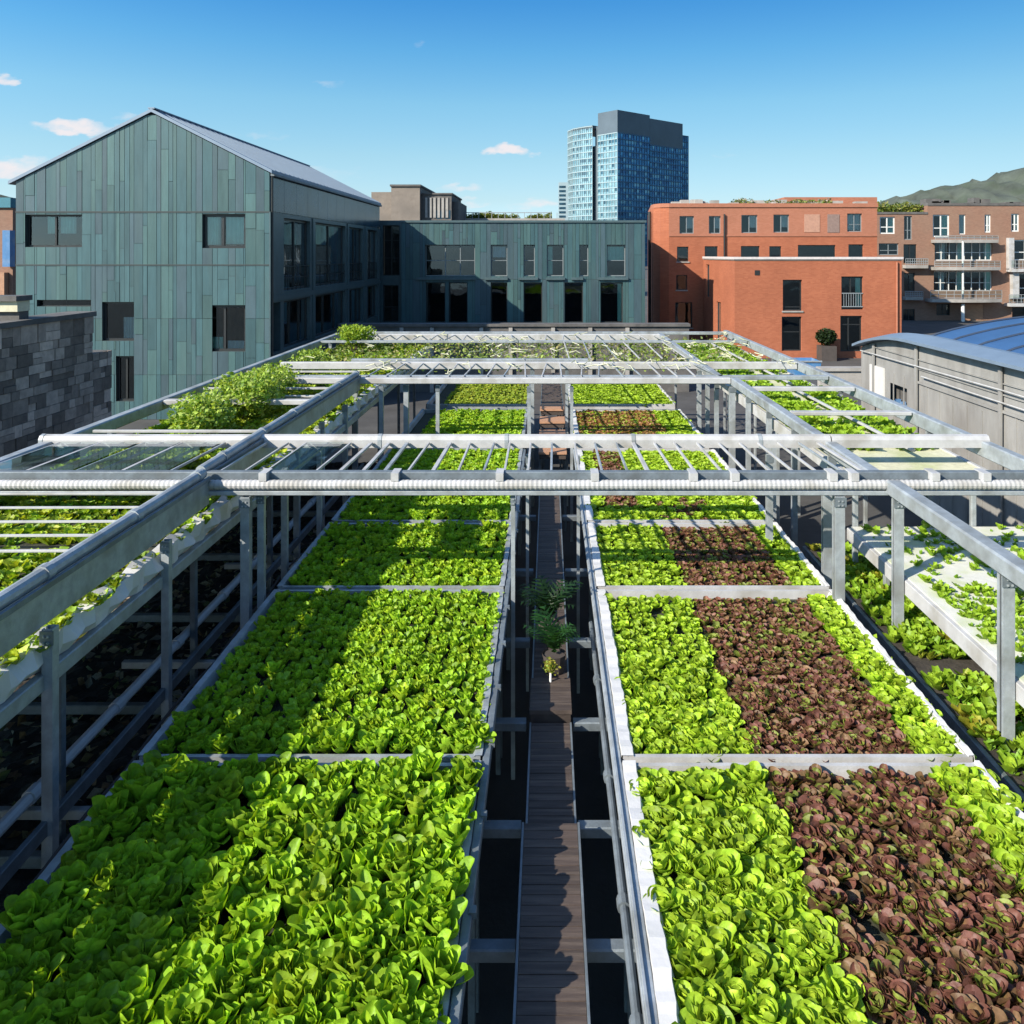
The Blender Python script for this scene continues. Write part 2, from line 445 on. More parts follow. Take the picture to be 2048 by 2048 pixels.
# ------------------------------------------------------------------ leaves
def leaf(L, W, nu, nv, a0, a1, cup, ruf, rng, peak=0.6, colr=(0.1, 0.3, 0.02), rib=1.5, tipc=None, pale=0.25):
    t = np.sin(np.linspace(0, 1, nv) * np.pi / 2) ** 1.1 if nv > 4 else np.linspace(0, 1, nv)
    ang = a0 + (a1 - a0) * t ** 1.2
    dt = np.diff(t) * L
    r = np.concatenate(([0], np.cumsum(np.sin(ang[:-1]) * dt)))
    z = np.concatenate(([0], np.cumsum(np.cos(ang[:-1]) * dt)))
    q = t / peak
    sh = np.where(t < peak, 0.16 + 0.84 * np.clip(np.sin(np.clip(q, 0, 1) * np.pi / 2), 0, 1) ** 1.3,
                  np.sqrt(np.clip(1 - ((t - peak) / (1.0 - peak)) ** 2.2, 0, 1)))
    sh[-1] = 0.12 if nv > 4 else 0.5
    s = np.linspace(-1, 1, nu)
    Sg, Tg = np.meshgrid(s, t)
    w = (W / 2 * sh)[:, None]
    tang = Sg * w
    e = np.abs(Sg) ** 1.5
    wave = np.zeros_like(Sg)
    for _ in range(3):
        f1, f2, p1 = rng.uniform(3, 11), rng.uniform(-2.5, 2.5), rng.uniform(0, 6.28)
        wave += np.sin(f1 * Tg + f2 * Sg + p1)
    blister = np.sin(rng.uniform(8, 14) * Tg + rng.uniform(0, 6)) * np.cos(rng.uniform(3, 5) * Sg + rng.uniform(0, 6))
    nrm = cup * w * Sg ** 2 - 0.16 * w * (1 - np.abs(Sg)) + ruf * W * (e * wave * 0.8 + 0.35 * blister) * sh[:, None]
    tang = tang + ruf * 0.25 * W * e * np.sin(9 * Tg + rng.uniform(0, 6)) * np.sign(Sg)
    nr = -np.cos(ang)[:, None]; nz = np.sin(ang)[:, None]
    R = r[:, None] + nr * nrm; H = z[:, None] + nz * nrm
    V = np.stack([R, tang, H], -1).reshape(-1, 3)
    c = np.array(colr)[None, None, :] * np.ones((nv, nu, 1)) * rng.uniform(0.75, 1.2)
    if tipc is not None:
        k = np.clip((Tg - 0.1) * 1.5 + 0.3 * np.abs(Sg) + 0.22 * wave, 0, 1)[..., None]
        c = c * (1 - k) + np.array(tipc) * rng.uniform(0.75, 1.3) * k
    else:
        m = np.clip(0.22 * wave + 0.1, 0, 0.6)[..., None]
        c = c * (1 - m) + c * np.array((1.35, 1.12, 1.0)) * m
    ribm = np.exp(-(Sg / 0.2) ** 2)[..., None] * (1 - 0.75 * Tg[..., None])
    c = c * (1 + (rib - 1) * ribm)
    bs = np.clip(1 - Tg * 3.0, 0, 1)[..., None] * pale
    c = c * (1 - bs) + np.array((0.35, 0.45, 0.16)) * bs
    c = c.reshape(-1, 3)
    fs = []
    for i in range(nv - 1):
        for j in range(nu - 1):
            q = i * nu + j
            fs.append((q, q + 1, q + nu + 1, q + nu))
    return V, np.array(fs), c


def head(kind, rng, lod=0):
    Vs, Fs, Cs = [], [], []; n0 = 0
    if kind == 'romaine':
        n = (18, 11, 6)[lod]; nu, nv = ((7, 9), (5, 5), (3, 3))[lod]
        ga = rng.uniform(0, 6.28)
        for i in range(n):
            k = i / (n - 1)                       # 0 outer .. 1 inner
            L = (0.225 - 0.05 * k) * rng.uniform(0.8, 1.12); W = (0.115 - 0.03 * k) * rng.uniform(0.85, 1.15)
            a0 = math.radians(34 - 30 * k + rng.normal(0, 5)); a1 = math.radians(54 - 40 * k + rng.normal(0, 9))
            if i == 0: yl = np.array((1.3, 1.08, 1.2)) if rng.random() < .16 else np.ones(3) * rng.uniform(.88, 1.08)
            col = yl * np.array((0.205, 0.385, 0.022)) * (1 - 0.1 * k) + np.array((0.08, 0.10, 0.0)) * k
            V, Fc, C = leaf(L, W, nu, nv, a0, a1, 0.5 + 0.3 * k, 0.055, rng, 0.62, col, 1.4)
            th = ga + i * 2.39996 + rng.normal(0, 0.2)
            Vs.append((V, th)); Fs.append(Fc + n0); Cs.append(C); n0 += len(V)
    elif kind in ('butter', 'outer'):
        n = (18, 11, 7)[lod]; nu, nv = ((7, 8), (5, 5), (3, 3))[lod]
        ga = rng.uniform(0, 6.28)
        for i in range(n):
            k = i / (n - 1)
            L = (0.165 - 0.07 * k) * rng.uniform(0.85, 1.15); W = (0.125 - 0.04 * k) * rng.uniform(0.85, 1.15)
            a0 = math.radians(50 - 45 * k + rng.normal(0, 6)); a1 = math.radians(80 - 60 * k + rng.normal(0, 17))
            col = (np.array((0.255, 0.425, 0.024)) + np.array((0.06, 0.045, 0.01)) * k) * rng.uniform(.8, 1.12)
            V, Fc, C = leaf(L, W, nu, nv, a0, a1, 0.65 if k > 0.4 else 0.35, 0.11, rng, 0.64, col, 1.25)
            th = ga + i * 2.39996 + rng.normal(0, 0.2)
            Vs.append((V, th)); Fs.append(Fc + n0); Cs.append(C); n0 += len(V)
    elif kind == 'red':
        n = (20, 12, 7)[lod]; nu, nv = ((7, 8), (5, 5), (3, 3))[lod]
        ga = rng.uniform(0, 6.28); gr = rng.random() < 0.13
        for i in range(n):
            k = i / (n - 1)
            L = (0.15 - 0.06 * k) * rng.uniform(0.85, 1.15); W = (0.10 - 0.03 * k) * rng.uniform(0.8, 1.2)
            a0 = math.radians(52 - 45 * k + rng.normal(0, 8)); a1 = math.radians(88 - 62 * k + rng.normal(0, 14))
            col = (0.16, 0.2, 0.025)
            tip = (0.15, 0.062, 0.045)
            if gr or rng.random() < 0.17: tip = (0.17, 0.21, 0.035)
            elif rng.random() < 0.3: tip = (0.17, 0.10, 0.05)
            V, Fc, C = leaf(L, W, nu, nv, a0, a1, 0.5, 0.10, rng, 0.62, col, 1.2, tipc=tip)
            th = ga + i * 2.39996 + rng.normal(0, 0.25)
            Vs.append((V, th)); Fs.append(Fc + n0); Cs.append(C); n0 += len(V)
    else:  # 'cress': low loose seedlings
        n = (9, 7, 5)[lod]; nu, nv = 3, 3
        for i in range(n):
            L = 0.10 * rng.uniform(0.6, 1.3); W = 0.07 * rng.uniform(0.7, 1.3)
            V, Fc, C = leaf(L, W, nu, nv, math.radians(rng.uniform(5, 55)), math.radians(rng.uniform(40, 95)), 0.3, 0.1, rng, 0.65,
                            np.array((0.19, 0.36, 0.02)) * rng.uniform(0.75, 1.2), 1.2)
            th = rng.uniform(0, 6.28)
            Vs.append((V, th)); Fs.append(Fc + n0); Cs.append(C); n0 += len(V)
    out = []
    for V, th in Vs:
        c, s = math.cos(th), math.sin(th)
        W_ = V.copy()
        W_[:, 0] = V[:, 0] * c - V[:, 1] * s
        W_[:, 1] = V[:, 0] * s + V[:, 1] * c
        out.append(W_)
    return np.concatenate(out), np.concatenate(Fs), np.concatenate(Cs)


def scatter(name, protos, spots, mat, label, cat, group=None, tint=None, kind='stuff'):
    """many plants merged into one object: spots = (x, y, z, scale, colour multiplier)"""
    Vs, Fs, Cs = [], [], []; n0 = 0
    for (x, y, z, sc, cm) in spots:
        V, Fc, C = protos[RNG.integers(len(protos))]
        th = RNG.uniform(0, 6.28); c, s = math.cos(th) * sc, math.sin(th) * sc
        W_ = np.empty_like(V)
        W_[:, 0] = V[:, 0] * c - V[:, 1] * s + x
        W_[:, 1] = V[:, 0] * s + V[:, 1] * c + y
        W_[:, 2] = V[:, 2] * sc * RNG.uniform(0.85, 1.15) + z
        Vs.append(W_); Fs.append(Fc + n0); Cs.append(C * np.array(cm)); n0 += len(V)
    o = link_mesh(name, np.concatenate(Vs), np.concatenate(Fs), np.concatenate(Cs), mat, None, True)
    tag(o, label, cat, group, kind)
    return o


def leaf_cloud(n, pts_fn, size, cols, rng, flat=0.3):
    """small bent leaf faces through a volume"""
    P = pts_fn(n)
    n = len(P)
    d = rng.normal(0, 1, (n, 3)); d[:, 2] = np.abs(d[:, 2]) * flat; d /= np.linalg.norm(d, axis=1)[:, None]
    e = np.cross(d, rng.normal(0, 1, (n, 3))); e /= np.linalg.norm(e, axis=1)[:, None]
    L = size * rng.uniform(0.6, 1.4, n)[:, None]
    nn = np.cross(d, e)
    a = P - d * L * .5; b = P + e * L * .32 + nn * L * .08; c = P + d * L * .5; q = P - e * L * .32 + nn * L * .08
    V = np.stack([a, b, c, q], 1).reshape(-1, 3)
    Fc = np.arange(4 * n).reshape(n, 4)
    ci = np.array(cols)[rng.integers(len(cols), size=n)] * rng.uniform(0.7, 1.3, (n, 1))
    return V, Fc, np.repeat(ci, 4, axis=0)


# ------------------------------------------------------------------ ground and hills
g = MB(); g.poly([(-3000, -60, GROUND), (3000, -60, GROUND), (3000, 5000, GROUND), (-3000, 5000, GROUND)])
tag(g.build('ground', asphalt), 'dark asphalt ground beneath the farm and the buildings', 'ground', kind='structure')


def hill(name, xs, hs, d0, d1, label, seed):
    rg = np.random.default_rng(seed)
    ny = 22; V = []; nx = 90
    for j in range(ny):
        f = j / (ny - 1)
        d = d0 + (d1 - d0) * f
        prof = math.sin(math.pi * min(1, f * 0.95 + 0.02)) ** 0.8
        for i in range(nx):
            u = i / (nx - 1)
            x = xs[0] + (xs[-1] - xs[0]) * u
            h = np.interp(x, xs, hs)
            zz = (h - GROUND) * prof * (1 + 0.035 * math.sin(i * .9 + j) + 0.02 * math.sin(i * 2.3 - j * 1.7)) + rg.normal(0, 0.45) * prof
            V.append((x + rg.normal(0, 1), d + rg.normal(0, 1.5), GROUND - .3 + zz))
    Fc = [(j * nx + i, j * nx + i + 1, (j + 1) * nx + i + 1, (j + 1) * nx + i) for j in range(ny - 1) for i in range(nx - 1)]
    o = link_mesh(name, np.array(V), Fc, None, rock, None, True)
    tag(o, label, 'hill', kind='structure')


hill('hill', [95, 135, 170, 192, 205, 220, 260, 330], [2, 23, 33, 36, 41, 44, 57, 48], 270, 430, 'grey green rocky hill rising behind the brown brick apartments', 3)
hill('hill', [-420, -330, -270, -235], [30, 34, 33, 8], 300, 520, 'low pale hill beyond the gabled teal house', 5)

# ------------------------------------------------------------------ gabled teal house
D0, D1 = 30.0, 49.4
xl, xr, xm = X(30, D0), X(509, D0), X(287, D0)
zl, zr, zm = Z(343, D0), Z(326, D0), Z(213, D0)
house = thing('gabled_house', 'teal patinated metal clad house with a steep gable and blue grey roof', 'house', (xm, D0, GROUND))
M0 = mapping('front', D0)


def topf(s):
    return zl + (zm - zl) * (s - xl) / (xm - xl) if s < xm else zm + (zr - zm) * (s - xm) / (xr - xm)


def rect(p0, p1, q0, q1, d):
    return (X(p0, d), X(p1, d), Z(q1, d), Z(q0, d))


H1 = rect(48, 155, 405, 466, D0); H2 = rect(382, 463, 404, 468, D0)
H3 = rect(193, 256, 570, 643, D0); H4 = rect(385, 463, 576, 663, D0); H5 = rect(219, 253, 672, 757, D0)
H6 = rect(70, 172, 566, 578, D0)
front = MB(); bk = MB()
plank_wall(front, bk, M0, xl, xr, topf, GROUND, [Z(707, D0), Z(600, D0) - .02, Z(500, D0), Z(400, D0)], [H1, H2, H3, H4, H5, H6], seed=5)
bk.poly([(xl, D0 + .02, zl - .02), (xr, D0 + .02, zr - .3), (xr, D0 + .02, zr - .02), (xm, D0 + .02, zm - .02)])
front.build('cladding', patina, house)
bk.build('wall', patina_back, house)
window(house, M0, *H1, vm=(0.5,), blinds=((0.33, 0.48, 0.42, 0.96, blind), (0.56, 0.83, 0.42, 0.96, blind)), fw=.07)
window(house, M0, *H2, vm=(0.45,), blinds=((0.5, 0.95, 0.12, 0.95, blind), (0.06, 0.36, 0.1, 0.95, blind)), fw=.1)
window(house, M0, *H3, fw=.08, blinds=((.55, .9, .05, .6, blind_white),))
window(house, M0, *H4, vm=(0.47,), fw=.09, blinds=((.05, .4, .04, .3, blind), (.52, .96, .04, .22, blind_white)))
window(house, M0, *H5, vm=(0.5,), fw=.07, name='door')
window(house, M0, *H6, fw=.03)
# far wall, west wall
w = MB(); Mw = mapping('west', xl)
w.poly([(xl, D0, GROUND), (xl, D1, GROUND), (xl, D1, zl - .01), (xl, D0, zl - .01)])
w.poly([(xl, D1, GROUND), (xr, D1, GROUND), (xr, D1, zr - .01), (xm, D1, zm - .01), (xl, D1, zl - .01)])
w.poly([(xl + .1, D0 + 3, GROUND), (xr - 2.2, D0 + 3, GROUND), (xr - 2.2, D0 + 3, zr - .5), (xl + .1, D0 + 3, zl - .5)])
w.poly([(xl + .1, D0 + .1, Z(510, D0)), (xr - 2.2, D0 + .1, Z(510, D0)), (xr - 2.2, D0 + 3, Z(510, D0)), (xl + .1, D0 + 3, Z(510, D0))])
w.build('wall', room, house)
# east facade: dark framed bays
ME = mapping('east', xr)
bays = [(31.6, 35.1), (35.9, 41.2), (42.0, 45.1), (46.2, 48.9)]
zu0, zu1, zd0, zd1 = 2.55, 5.45, 0.25, 2.15
holes = [(a, b, zu0, zu1) for a, b in bays] + [(a, b, zd0, zd1) for a, b in bays] + [(30.3, 31.2, zd0, zd1)]
e = MB(); wall2d(e, ME, D0 + .02, D1, GROUND, 5.62, holes, reveal=0.45)
e.build('frame_wall', dark_teal, house)
e = MB()
for i, yy in enumerate(np.arange(D0 + .03, D1 - .1, 1.55)):
    mbox(e, ME, yy + .01, min(yy + 1.54, D1), 5.63, zr - .03, -0.02, 0.05)
e.build('fascia', black_panel, house)
for i, (a, b) in enumerate(bays):
    window(house, ME, a, b, zu0, zu1, vm=(0.5,), fw=.09, rec=.16, pane=facade_glass)
    window(house, ME, a, b, zd0, zd1, vm=(0.33, 0.7), fw=.09, rec=.16, pane=facade_glass)
    k = MB()
    for z in (zu0 + .95, zu0 + .5): mbox(k, ME, a + .02, b - .02, z, z + .03, 0.04, 0.08)
    for s in np.linspace(a + .1, b - .1, 7): mbox(k, ME, s - .012, s + .012, zu0, zu0 + .95, 0.05, 0.075)
    k.build('railing', dark_frame, house)
window(house, ME, 30.3, 31.2, zd0, zd1, fw=.06, rec=.3)
k = MB()
k.poly([ME(30.2, GROUND, 2.0), ME(D1 - .1, GROUND, 2.0), ME(D1 - .1, 2.2, 2.0), ME(30.2, 2.2, 2.0)])
k.poly([ME(30.2, 2.5, 2.0), ME(D1 - .1, 2.5, 2.0), ME(D1 - .1, 5.5, 2.0), ME(30.2, 5.5, 2.0)])
mbox(k, ME, 30.2, D1 - .1, 2.2, 2.5, .5, 2.0)
k.build('interior_wall', room_warm, house)
k = MB()
for s in (30.05, 35.5, 41.6, 45.6, 49.2):
    mbox(k, ME, s - .12, s + .12, GROUND, 5.6, -.05, -.002); k.cut()
k.build_parts('column', dark_teal, house)
k = MB(); mbox(k, ME, D0 + .2, D1, 2.22, 2.42, -.07, -.052); k.build('floor_band', dark_teal, house)
# roof
rf = MB(); ov = .25
for (xa, za, xb, zb) in ((xl - ov, zl - ov * (zm - zl) / (xm - xl), xm, zm), (xr + ov * .4, zr - ov * .4 * (zm - zr) / (xr - xm), xm, zm)):
    A = np.array((xa, za)); B = np.array((xb, zb)); n = 1
    for (y0, y1) in ((D0 - .08, D1 + .1),):
        rf.poly([(xa, y0, za + .03), (xb, y0, zb + .03), (xb, y1, zb + .03), (xa, y1, za + .03)])
        rf.poly([(xa, y0, za + .15), (xb, y0, zb + .15), (xb, y1, zb + .15), (xa, y1, za + .15)])
        rf.poly([(xa, y0, za + .03), (xb, y0, zb + .03), (xb, y0, zb + .15), (xa, y0, za + .15)])
        rf.poly([(xa, y0, za + .03), (xa, y1, za + .03), (xa, y1, za + .15), (xa, y0, za + .15)])
    for yy in np.arange(D0 + .3, D1, 0.55):
        rf.bar((xa, yy, za + .17), (xb, yy, zb + .17), .035, .05)
rf.bar((xm, D0 - .08, zm + .17), (xm, D1 + .1, zm + .17), .25, .05)
rfo = rf.build('roof', roof_metal, house)

k = MB(); k.tube([(xr + .07, D0 + .06, GROUND), (xr + .07, D0 + .06, zr - .1)], .045, 8); k.build('downpipe', dark_frame, house)
k = MB(); k.bar((xr + .1, D0, zr - .07), (xr + .1, D1, zr - .07), .14, .1); k.build('gutter', galv_dark, house)
k = MB(); mbox(k, M0, xl, xr, Z(400, D0) - .03, Z(400, D0) + .03, -.032, -.0225); k.build('drip_flashing', patina_back, house)
k = MB(); mbox(k, M0, xl, xr, Z(500, D0) - .025, Z(500, D0) + .025, -.032, -.0225); k.build('drip_flashing', patina_back, house)
# ------------------------------------------------------------------ glazed link
lk = thing('link_building', 'dark glazed link between the gabled house and the long teal building', 'building', (-9.8, 52, GROUND))
dl = 51.0
ML = mapping('front', dl)
a, b = X(716, dl), X(758, dl)
hs = [rect(722, 754, 425, 520, dl), rect(723, 752, 538, 607, dl)]
k = MB(); wall2d(k, ML, a, b, GROUND, Z(418, dl), hs, .25); k.box(a, b, dl + 4, dl + 4.1, GROUND, Z(418, dl)); k.box(a, b, dl + .001, dl + 4.1, Z(418, dl), Z(416, dl))
k.build('wall', dark_teal, lk)
window(lk, ML, *hs[0], vm=(.5,), hm=(.35, .7), fw=.06); window(lk, ML, *hs[1], hm=(.4,), fw=.06)
k = MB(); k.poly([ML(a, GROUND, 1.5), ML(b, GROUND, 1.5), ML(b, 6, 1.5), ML(a, 6, 1.5)]); k.build('interior_wall', room, lk)

# ------------------------------------------------------------------ long teal building at the end of the farm
DL = 50.0
lb = thing('long_building', 'low teal board clad building of two storeys closing the far end of the farm', 'building', (X(985, DL), DL, GROUND))
ML = mapping('front', DL)
a, b, zt = X(757, DL), X(1217, DL), Z(420, DL)
up = [(802, 840), (840, 896), (926, 957), (988, 1009), (1032, 1063), (1093, 1110), (1145, 1180)]
lo = [(804, 840), (847, 882), (926, 957), (988, 1023), (1065, 1100), (1133, 1175)]
HU = [rect(p, q, 462, 521, DL) for p, q in [(802, 896)] + up[2:]]
HL = [rect(p, q, 533, 609, DL) for p, q in lo]
fr = MB(); bk = MB()
plank_wall(fr, bk, ML, a, b, lambda s: zt, GROUND, [Z(527, DL)], HU + HL, wmin=.16, wmax=.5, gap=.02, seed=9, bright=0.95)
bk.box(a, b, DL + .6, DL + 9, zt - .15, zt - .02)
bk.poly([(a, DL, GROUND), (a, DL + 9, GROUND), (a, DL + 9, zt - .02), (a, DL, zt - .02)])
bk.poly([(b, DL, GROUND), (b, DL + 9, GROUND), (b, DL + 9, zt - .02), (b, DL, zt - .02)])
bk.poly([(a, DL + 9, GROUND), (b, DL + 9, GROUND), (b, DL + 9, zt - .02), (a, DL + 9, zt - .02)])
fr.build('cladding', patina, lb); bk.build('wall', patina_back, lb)
k = MB(); k.box(a - .08, b + .08, DL - .1, DL + 9, zt, zt + .14); k.build('parapet_cap', dark_teal, lb)
for i, h in enumerate(HU):
    window(lb, ML, *h, vm=(.4, .7) if i == 0 else (), hm=(0.5,), fw=.05, rec=.2, fmat=grey_frame,
           blinds={5: ((.05, .95, .5, .95, blind),), 0: ((.42, .68, .1, .9, room_warm),), 3: ((.05, .35, .05, .95, blind),), 1: ((.1, .9, .6, .95, blind_white),)}.get(i, ()))
for i, h in enumerate(HL):
    window(lb, ML, *h, hm=(), fw=.06, rec=.22, blinds=((.78, .98, .03, .97, blind),) if i == 5 else ())
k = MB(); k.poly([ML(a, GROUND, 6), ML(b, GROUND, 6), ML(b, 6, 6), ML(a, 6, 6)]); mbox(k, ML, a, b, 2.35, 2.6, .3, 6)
k.build('interior_wall', room, lb)
for p, q in ((785, 898), (915, 958), (978, 1015), (1030, 1066), (1078, 1100), (1128, 1185)):
    k = MB(); mbox(k, ML, X(p, DL), X(q, DL), Z(528, DL), Z(523.5, DL), -.16, -.024); k.build('ledge', dark_teal, lb)

# ------------------------------------------------------------------ red brick buildings
DT = 58.0
tb = thing('brick_building', 'tall orange red brick block of four storeys with a row of attic windows', 'building', (X(1440, DT), DT, GROUND))
MT = mapping('front', DT)
a, b, zt = X(1262, DT), X(1655, DT), Z(391, DT)
cv = lambda c: 1177.3 + .39066 * c
cw = lambda c: 188.7 + .39066 * c
RT = [(268, 338, 560, 645, 1), (410, 467, 560, 645, 1), (567, 645, 555, 642, 2), (722, 798, 553, 640, 2), (1078, 1150, 548, 636, 3),
      (256, 312, 708, 780, 0), (390, 453, 706, 775, 0), (565, 655, 705, 775, 0), (702, 760, 706, 775, 0), (840, 1022, 700, 775, 0), (1084, 1156, 697, 775, 0),
      (252, 305, 845, 917, 0), (247, 330, 977, 1100, 0)]
hs = [rect(cv(p), cv(q), cw(r), cw(s), DT) for p, q, r, s, _ in RT]
blank = [rect(cv(870), cv(945), cw(552), cw(638), DT), rect(cv(982), cv(1040), cw(552), cw(640), DT)]
zb = Z(cw(655), DT)
k = MB(); wall2d(k, MT, a, b, GROUND, zb, [h for h in hs if h[3] < zb], .22)
# rounded west corner
y1 = DT + 10
k.poly([(X(1222, 70), 70, GROUND), (X(1222, 70), 70, zb), (X(1228, 60.2), 60.2, zb), (X(1228, 60.2), 60.2, GROUND)])
cor = [(X(1228, 60.2), 60.2), (X(1233, 59), 59.0), (X(1245, 58.3), 58.3), (a, DT)]
for i in range(3):
    p, q = cor[i], cor[i + 1]
    k.poly([(p[0], p[1], GROUND), (q[0], q[1], GROUND), (q[0], q[1], zt), (p[0], p[1], zt)])
k.poly([(X(1222, 70), 70, zb), (X(1222, 70), 70, zt), (X(1228, 60.2), 60.2, zt), (X(1228, 60.2), 60.2, zb)])
k.poly([(b, DT, GROUND), (b, 70, GROUND), (b, 70, zt), (b, DT, zt)])
k.poly([(X(1222, 70), 70, GROUND), (b, 70, GROUND), (b, 70, zt), (X(1222, 70), 70, zt)])
k.build('wall', brick_red, tb)
k = MB(); wall2d(k, MT, a, b, zb, zt, [h for h in hs if h[3] > zb], .22); k.build('attic_wall', brick_dull, tb)
k = MB(); k.tube([(X(1224, 60), 59.6, GROUND), (X(1224, 60), 59.6, Z(400, 60))], .12, 8); k.build('downpipe', dark_frame, tb)
k = MB(); k.tube([(X(1366, DT), DT - .12, GROUND), (X(1366, DT), DT - .12, zt - .5)], .06, 8); k.build('downpipe', dark_frame, tb)
k = MB(); mbox(k, MT, a, b, zb - .06, zb + .06, -.05, -.002); k.build('string_course', brick_dull, tb)
k = MB(); top = [(a, DT), (b + .05, DT), (b + .05, 70), (X(1222, 70), 70)] + cor[:3]
k.poly([(p[0], p[1] - .08, zt) for p in top]); k.poly([(p[0], p[1] - .08, zt + .28) for p in top])
for i in range(len(top)):
    p, q = top[i], top[(i + 1) % len(top)]
    k.poly([(p[0], p[1] - .08, zt), (q[0], q[1] - .08, zt), (q[0], q[1] - .08, zt + .28), (p[0], p[1] - .08, zt + .28)])
k.build('roof', brick_dull, tb)
for i, (h, r) in enumerate(zip(hs, RT)):
    st = r[4]
    window(tb, MT, *h, vm=(.5,) if st or (h[1] - h[0] > 3) else (), hm=(.4,) if st == 3 else (), fmat=grey_frame if st else dark_frame, sill=concrete if not st else None,
           blinds=((.55, .95, .3, .96, blind_white),) if st in (1, 2) else (((.08, .92, .1, .95, blind_white),) if st == 3 else ()))
for h, m_ in zip(blank, (material('pink_panel', (.36, .2, .14), .8), material('grey_brown_panel', (.2, .14, .12), .8))):
    k = MB(); mbox(k, MT, *h, -.03, -.002); k.build('blank_panel', m_, tb)
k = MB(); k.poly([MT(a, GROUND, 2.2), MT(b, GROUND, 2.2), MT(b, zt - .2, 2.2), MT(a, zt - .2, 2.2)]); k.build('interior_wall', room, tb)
k = MB()
for i in range(26):
    xx = random.uniform(a, b - 1); yy = random.uniform(DT + .5, DT + 3)
    k.box(xx, xx + random.uniform(.2, 1.0), yy, yy + .6, zt + .28, zt + .28 + random.uniform(.1, .4)); k.cut()
k.build_parts('roof_vent', concrete, tb)

DF = 47.7
fb = thing('brick_annexe', 'lower orange red brick annexe with four tall windows in front of the tall block', 'building', (X(1540, DF), DF, GROUND))
MF = mapping('front', DF)
a, b, zt = X(1397, DF), X(1731, DF) - .3, Z(491, DF)
a, b = X(1386, DF), X(1701, DF)
RF = [(767, 860, 868, 1018), (1050, 1155, 852, 1012), (762, 858, 1046, 1212), (1045, 1150, 1042, 1215)]
hs = [rect(cv(p), cv(q), cw(r), cw(s), DF) for p, q, r, s in RF]
MWs = mapping('west', a)
k = MB(); wall2d(k, MF, a, b, GROUND, zt, hs, .25)
y2 = 57.3
sh = [(55.2, 56.3, 1.0, 3.3), (51.5, 52.9, GROUND + .3, .9)]
wall2d(k, MWs, DF, y2, GROUND, zt, sh, .2)
k.poly([(b, DF, GROUND), (b, y2, GROUND), (b, y2, zt), (b, DF, zt)]); k.poly([(a, y2, GROUND), (b, y2, GROUND), (b, y2, zt), (a, y2, zt)])
k.build('wall', brick_red, fb)
k = MB(); k.box(a - .05, b + .05, DF - .05, y2, zt, zt + .06); k.build('roof', concrete, fb)
k = MB(); k.box(a - .08, b + .08, DF - .09, DF + .2, zt + .06, zt + .2); k.box(a - .08, a + .2, DF + .2, y2, zt + .06, zt + .2); k.build('parapet_cap', material('pale_coping', (.5, .47, .46), .7), fb)
window(fb, MF, *hs[0], hm=(.12,), sill=concrete, fw=.08); window(fb, MF, *hs[1], vm=(.45,), fw=.08, rail=True, blinds=((.7, .95, .1, .95, blind),))
window(fb, MF, *hs[2], hm=(.55,), fw=.08); window(fb, MF, *hs[3], vm=(.4,), hm=(.75,), fw=.08, name='door')
k = MB(); mbox(k, MF, a + 1.2, a + 1.5, zt - .9, zt - .6, -.02, -.002); k.build('vent', dark_frame, fb)
k = MB(); k.tube([(b - .3, DF - .08, GROUND), (b - .3, DF - .08, zt - .1)], .055, 8); k.build('downpipe', brick_dull, fb)
for h in sh: window(fb, MWs, *h, fw=.08, rec=.1)
k = MB(); k.poly([MF(a + .3, GROUND, 2.5), MF(b, GROUND, 2.5), MF(b, zt - .1, 2.5), MF(a + .3, zt - .1, 2.5)]); k.build('interior_wall', room, fb)

# ------------------------------------------------------------------ brown apartments
DA = 75.0
ap = thing('apartment_building', 'brown brick apartment block with stacked glazed balconies beside the orange brick block', 'building', (X(1800, DA), DA, GROUND))
MA = mapping('front', DA)
ax = lambda c: 1603.7 + .16992 * c
ay = lambda c: 311.3 + .16992 * c
a, b, c2 = X(1640, DA), X(2060, DA), X(1750, DA)
WA = [(330, 500, 575, 765, 'w'), (600, 690, 565, 830, 'g'), (920, 1105, 550, 800, 'w'), (1210, 1285, 550, 770, 'c'), (1495, 1565, 550, 750, 'w'), (1790, 1880, 540, 740, 'w'),
      (320, 540, 870, 1000, 'g'), (595, 740, 880, 1090, 'd'), (940, 1580, 850, 1060, 'b'), (1800, 2100, 830, 1060, 'w'),
      (600, 720, 1200, 1400, 'd'), (930, 1580, 1180, 1400, 'b'), (1850, 2100, 1200, 1480, 'w'), (590, 720, 1600, 1820, 'd'), (960, 1110, 1540, 1670, 'd'),
      (1250, 1480, 1550, 1800, 'k'), (1800, 2080, 1580, 1720, 'd'), (2160, 2350, 560, 760, 'w')]
hs = [rect(ax(p), ax(q), ay(r), ay(s), DA) for p, q, r, s, _ in WA]
zA, zB = Z(404, DA), Z(388, DA)
k = MB(); wall2d(k, MA, a, c2, GROUND, zA, [h for h in hs if h[1] < c2 + .5], .25)
wall2d(k, MA, c2, b, GROUND, zB, [h for h in hs if h[1] > c2 + .5], .25)
for (p, q, zz) in ((a, c2, zA), (c2, b, zB)):
    k.poly([(p, DA, GROUND), (p, DA + 12, GROUND), (p, DA + 12, zz), (p, DA, zz)]); k.poly([(q, DA, GROUND), (q, DA + 12, GROUND), (q, DA + 12, zz), (q, DA, zz)])
    k.poly([(p, DA + 12, GROUND), (q, DA + 12, GROUND), (q, DA + 12, zz), (p, DA + 12, zz)])
k.build('wall', brick_brown, ap)
k = MB(); k.box(a, c2 - .01, DA - .06, DA + 12, zA, zA + .2); k.box(c2, b, DA - .06, DA + 12, zB, zB + .25)
